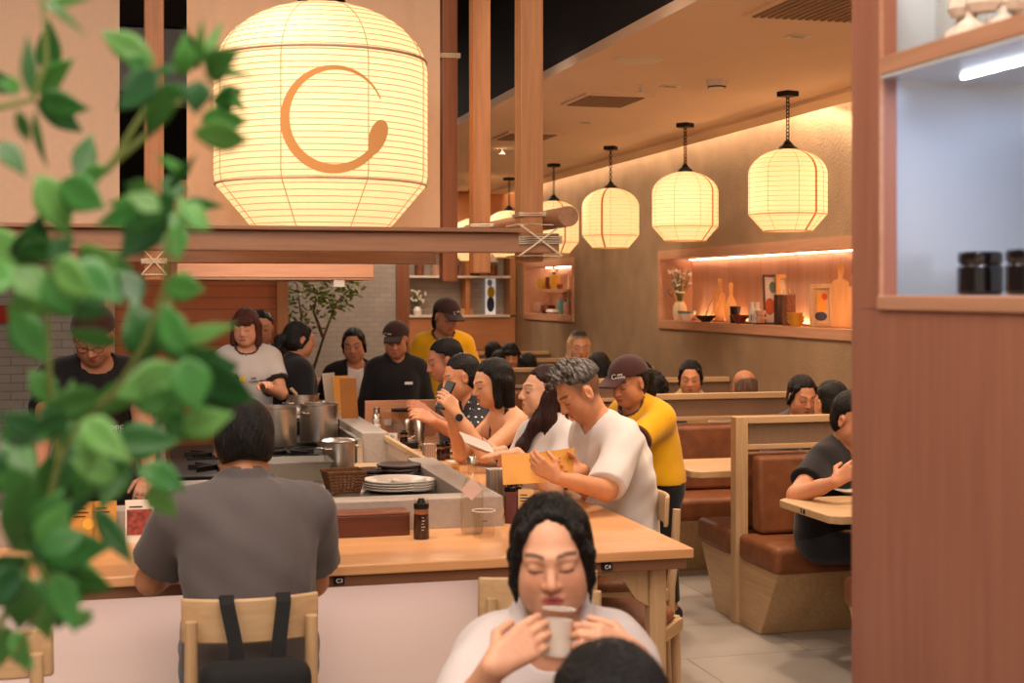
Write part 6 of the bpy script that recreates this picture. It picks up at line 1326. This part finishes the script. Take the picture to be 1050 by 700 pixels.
# booth guests
def guest(label, px, py, d, yaw, z=None, **k):
    """py is the top of the head"""
    v = P(px, py, d); k.setdefault('lean', (.04, .08, .15)); k.setdefault('head', (0, .2, 0)); k.setdefault('res', .017); k.setdefault('fres', .0085); k.setdefault('top', dict(col='#3a3434'))
    # sit the guest on the nearest bench that faces the right way
    away = math.cos(math.radians(yaw)) > 0; off = .31 if away else -.31; hf = .12 if away else -.12
    Y = min((4.98+1.62 if q == 0 else 6.60+1.58*q for q in range(0, 6)), key=lambda p: abs(p+off+hf-v.y))+off+hf
    v = onY(px, py, Y); d = (v.x*SA+v.y*CA); k.setdefault('s', .97)
    return person(label, 0, 0, math.radians(yaw), seat=.455, thigh=.78, at=(px, py, d), **k)
bm = person('man in a black T-shirt eating at the nearest booth, face cut by the panel', 3.25, 6.30, math.radians(218), at=(876, 403, 6.62), lean=(.06, .12, .28), head=(-.3, .3, 0), female=False, skin='#c58a68', res=.011, fres=.006, seat=.455, top=dict(col='#161519', sleeve=.62, loose=.012),
       arms={1: dict(w=wp(856, 494, 6.15), polew=(-.9, -.2, -.6), f=(.75, -.1, .5), n=(.2, .8, -.2), curl=.5, thumb=.8)}, hair=dict(t=.012), legs='#23252e')
guest('woman in grey with dark hair looking down in the second booth', 823, 386, 8.35, 195, lean=(.06, .12, .3), head=(-.3, .3, 0), top=dict(col='#5a5350'), hair=dict(styles=('lowbun', 'sides'), t=.012, res=.005, ears=False), fres=.006, skin='#c58a68', res=.014)
guest('dark haired guest with a bun seen from behind in the second booth', 851, 391, 7.75, 10, head=(0, .1, 0), hair=dict(styles=('lowbun',), t=.012, res=.006), res=.014, fres=.007)
guest('woman in a tan jacket with her hair up in the third booth', 708, 370, 9.75, 168, head=(-.2, .2, 0), top=dict(col='#c9ab78', sleeve=1.8, collar=True), hair=dict(styles=('bun', 'sides'), t=.012, ears=False, res=.005), fres=.006, skin='#c98d68', res=.014, lip='#a54a3c')
guest('balding man seen from behind beside the wall in the third booth', 763, 378, 9.35, -10, head=(.1, .15, 0), female=False, skin='#a8714f', hair=dict(bald=True, t=.005, col='#6b5345', line=.02, nape=-.06, side=-.03, low=True, res=.006), top=dict(col='#cfc5b8'), fres=.006)
guest('woman with blonde hair and dark roots beyond the man with grey hair', 594, 340, 11.6, 175, hair=dict(styles=('long',), t=.012, col='#1c1412', tips='#d8b68a', tipz=.11, ears=False, res=.006, line=.07), fres=.007, skin='#cf9a7c', top=dict(col='#6a5a50'))
guest('guest with dark hair seen from behind, right of the blonde woman', 613, 362, 10.7, 0, hair=dict(t=.014, ears=False, res=.008, styles=('long',)))
guest('guest with dark hair above the cap of the bending waitress', 655, 372, 10.2, 20, hair=dict(t=.012, res=.008), head=(.3, .2, 0))
guest('guest with bushy curly hair behind the second divider', 668, 388, 8.95, 0, hair=dict(styles=('curly',), t=.012, ears=False, res=.007))
guest('guest with dark hair seen from behind, leftmost before the far shelves', 505, 351, 13.9, 5, hair=dict(t=.013, ears=False, res=.008))
guest('woman with dark fringe facing the room before the far shelves', 523, 352, 13.4, 170, hair=dict(styles=('bob', 'bangs'), t=.013, ears=False, res=.007, line=.055), fres=.008)
guest('dark haired guest leaning left in a far booth', 513, 362, 12.4, 150, hair=dict(styles=('long',), t=.012, ears=False, res=.008), head=(.2, .3, .1))
guest('guest with dark hair low behind a far divider', 540, 367, 11.9, 0, hair=dict(t=.013, ears=False, res=.008))

# ================= things in their hands, watch, badge, lettering
q = P(570, 676, 2.70); t = tumbler(Vector((0, 0, 0)), .030, .095, 'frosted clear glass of water held by the drinking woman', glassy('iced_water', '#f6f1ea', .15, .45), .8); t.location = (q.x, q.y, q.z); t.rotation_euler = (-.10, .10, 0)
a, b, c = Vector(wp(514, 466, 5.70)), Vector(wp(551, 464, 5.78)), Vector(wp(589, 459, 5.98)); a2, b2, c2 = Vector(wp(516, 497, 5.62)), Vector(wp(553, 495, 5.70)), Vector(wp(588, 487, 5.9)); n_ = Vector((0, .004, 0))
m = MB()
for p, q, p2, q2 in ((a, b, a2, b2), (b, c, b2, c2)): m.add([p, q, q2, p2, p+n_, q+n_, q2+n_, p2+n_], [(0, 1, 2, 3), (7, 6, 5, 4), (0, 4, 5, 1), (1, 5, 6, 2), (2, 6, 7, 3), (3, 7, 4, 0)])
tag(m.build('menu_booklet', M_menu), 'ochre menu booklet held open by the man with grey hair', 'menu')
q = Vector(wp(489, 454, 6.52)); tag(MB().obox(q, (.30, -.03, -.12), (.1, .95, .12), (0, 0, 1), .15, .20, .010).build('tablet', M_plate_w, bevel=.004), 'white tablet held by the woman in the white polo', 'tablet')
q = Vector(wp(457, 405, 7.2)); tag(MB().obox(q, (-.35, .85, .1), (.45, 0, 1), (1, .3, -.4), .075, .15, .009).build('phone', M_iron, bevel=.004), 'dark phone held up by the woman in the camisole', 'phone')
E, W = ph['FA'][-1]; d = unit(W-E); w = W-d*.025
wt_ = MB().tube([tuple(w-d*.011), tuple(w+d*.011)], .0295, 20); o = wt_.build('watch', pm('watch_band', '#a39a90', .4, .3, var=0), ph['root'], smooth=True); o['label'] = 'watch with a dark round dial'
f_ = unit(ph['Rw'].T @ np.array((-.3, -1., .25))); f_ = unit(f_-d*(f_ @ d)); MB().lathe([(0, 0), (.019, 0), (.019, .006), (0, .007)], tuple(w+f_*.027), 20, tuple(f_)).build('dial', M_iron, o, smooth=True)
# ---- printing on clothes, laid on the cloth where it faces out
from mathutils.bvhtree import BVHTree
def on_cloth(info, x, z, sgn=1):
    o = info['shirt'][0]; bv = BVHTree.FromPolygons([v.co[:] for v in o.data.vertices], [p.vertices[:] for p in o.data.polygons])
    B = info['B3']; st = info['P2']+B @ V3(x, .5*sgn, z); h = bv.ray_cast(Vector(tuple(st)), Vector(tuple(B @ V3(0, -sgn, 0)))); return o, h[0], h[1]
def print_text(info, x, z, s, size, m, name='shirt_lettering'):
    o, p, n = on_cloth(info, x, z)
    if p is None: return
    rt = Vector((0, 0, 1)).cross(n).normalized(); t = text(s, name, m, size, frame(p+n*.004, rt, n.cross(rt)), o, .001)
def print_disc(info, x, z, r, m, name='badge', dz=0., h=.004):
    o, p, n = on_cloth(info, x, z)
    if p is None: return None
    return MB().lathe([(0, 0), (r, -.004), (r, h), (0, h+.001)], p+n*dz, 18, n).build(name, m, o, smooth=True)
M_navy = pm('navy_print', '#2b3a66', .8, var=0); M_redp = pm('red_print', '#b32a2e', .7, var=0); M_yelp = pm('yellow_print', '#e0b21a', .8, var=0); M_brownp = pm('brown_print', '#3a2620', .8, var=0); M_whitep = pm('white_print', '#ded6ce', .8, var=0)
print_text(cook, -.075, -.065, 'IPPE', .042, M_whitep, 'apron_lettering'); print_text(cook, -.075, -.105, 'HOPPE', .042, M_whitep, 'apron_lettering')
o, p, n = on_cloth(cook, .025, -.085)
if p is not None:
    rt = Vector((0, 0, 1)).cross(n).normalized(); up = n.cross(rt); MB().tube([p+n*.004+rt*.03*math.cos(a)+up*.03*math.sin(a) for a in [.5+k*.29 for k in range(20)]], .0025, 5).build('apron_ring', M_whitep, o)
print_disc(s1, .02, .0, .020, M_yelp, 'yellow_mark'); print_text(s1, -.05, .005, 'IPPE', .02, M_brownp); print_text(s1, -.05, -.015, 'HOPPE', .02, M_brownp)
o, p, n = on_cloth(s4, -.06, .03); MB().obox(p+n*.003, Vector((0, 0, 1)).cross(n), n, (0, 0, 1), .055, .004, .018).build('name_tag', M_whitep, o)
# badge and buttons on the polo
print_disc(pw, -.075, .0, .026, M_navy, 'badge', 0); print_disc(pw, -.08, .008, .013, M_redp, 'badge_centre', .001, .006)
for k in range(3): print_disc(pw, .0, .05-.05*k, .006, M_redp, 'button')
B, P2p = pw['B3'], pw['P2']
def on_chest(info, x, z, y): return info['P2']+info['B3'] @ V3(x, y, z)
# ================= light of the room, with unseen fill lamps added
WARM = '#ffe0c4'; SOFT = '#ffead9'
w = bpy.data.worlds.new('world'); sc.world = w; w.use_nodes = True
w.node_tree.nodes['Background'].inputs[0].default_value = lin('#ffe4d2'); w.node_tree.nodes['Background'].inputs[1].default_value = .65  # even warm ambient added as fill through the open camera side
for i, (px, py) in enumerate(((818, 37), (687, 88), (600, 125))):
    q = onZ(px, py, 2.81); spot('downlight_beam', (q.x, q.y, 2.79), (q.x, q.y, 0), 90, WARM, 110, 1., .06)
for y in (5.2, 8.2, 11.2, 14.0): area('booth_fill', (3.0, y, 2.78), .5, 24, WARM, (3.0, y, 0))  # soft area lamps added to brighten the booths, without fixtures
area('cove_wash', (4.17, 8.5, 2.92), 15., 85, '#ffe2c4', (4.25, 8.5, 0), .03).rotation_euler = (0, -.25, PI/2)
for x, y in ((-1.2, 5.4), (.3, 5.2), (1.7, 5.6), (1.7, 7.2)): spot('added_spot', (x+.0, y-.2, 3.7), (x, y, .75), 200, SOFT, 60, 1., .08)  # unseen ceiling spots added to brighten the counter
for x, y, z, p in ((.6, 7.6, 1.70, 9), (.7, 8.3, 1.70, 6), (.7, 9.6, 3.2, 8), (-1.0, 8.2, 3.2, 24), (1.8, 12.5, 3.5, 34), (3.0, 15.2, 2.78, 12)): area('rear_fill', (x, y, z), .4, p, SOFT, (x, y, 0))  # unseen soft lamps added under the hood and over the rear areas
area('shelf_light', (1.38, 1.6, 2.015), .03, 3.4, '#dfe8ff', (1.38, 1.6, 0), 1.0)
area('foreground_fill', (.5, 2.2, 3.6), 2.0, 85, SOFT, (.6, 3.2, 0))  # unseen overhead area lamp added as soft fill for the foreground
area('front_fill', (.2, .2, 3.5), 1.8, 85, SOFT, (0, 4.9, .3))  # unseen lamp above the camera, added to brighten the white counter front
area('counter_light', (-1.0, 4.79, .668), 4.4, 5., '#ffe6dc', (-1.0, 4.9, 0), .04)
spot('added_spot', (.3, 6.62, 3.3), (1.0, 7.75, .9), 110, SOFT, 44, 1., .05)  # unseen spot added to brighten the stock pots
area('hood_fill', (.7, 6.55, 1.77), 1.2, 9, SOFT, (.7, 7.6, 1.72), .05)  # unseen strip added to brighten the front of the hood
area('foreground_fill', (-1.5, 2.6, 3.6), 1.6, 80, SOFT, (-1.0, 3.6, 0))  # second overhead fill lamp, added for the left foreground
sc.view_settings.view_transform = 'Standard'; sc.view_settings.look = 'None'; sc.view_settings.gamma = 1; sc.view_settings.use_curve_mapping = False
sc.view_settings.exposure = 0.
sc.cycles.use_denoising = True; sc.cycles.max_bounces = 8; sc.cycles.transparent_max_bounces = 12; sc.cycles.caustics_reflective = False; sc.cycles.caustics_refractive = False
sc.cycles.sample_clamp_indirect = 6
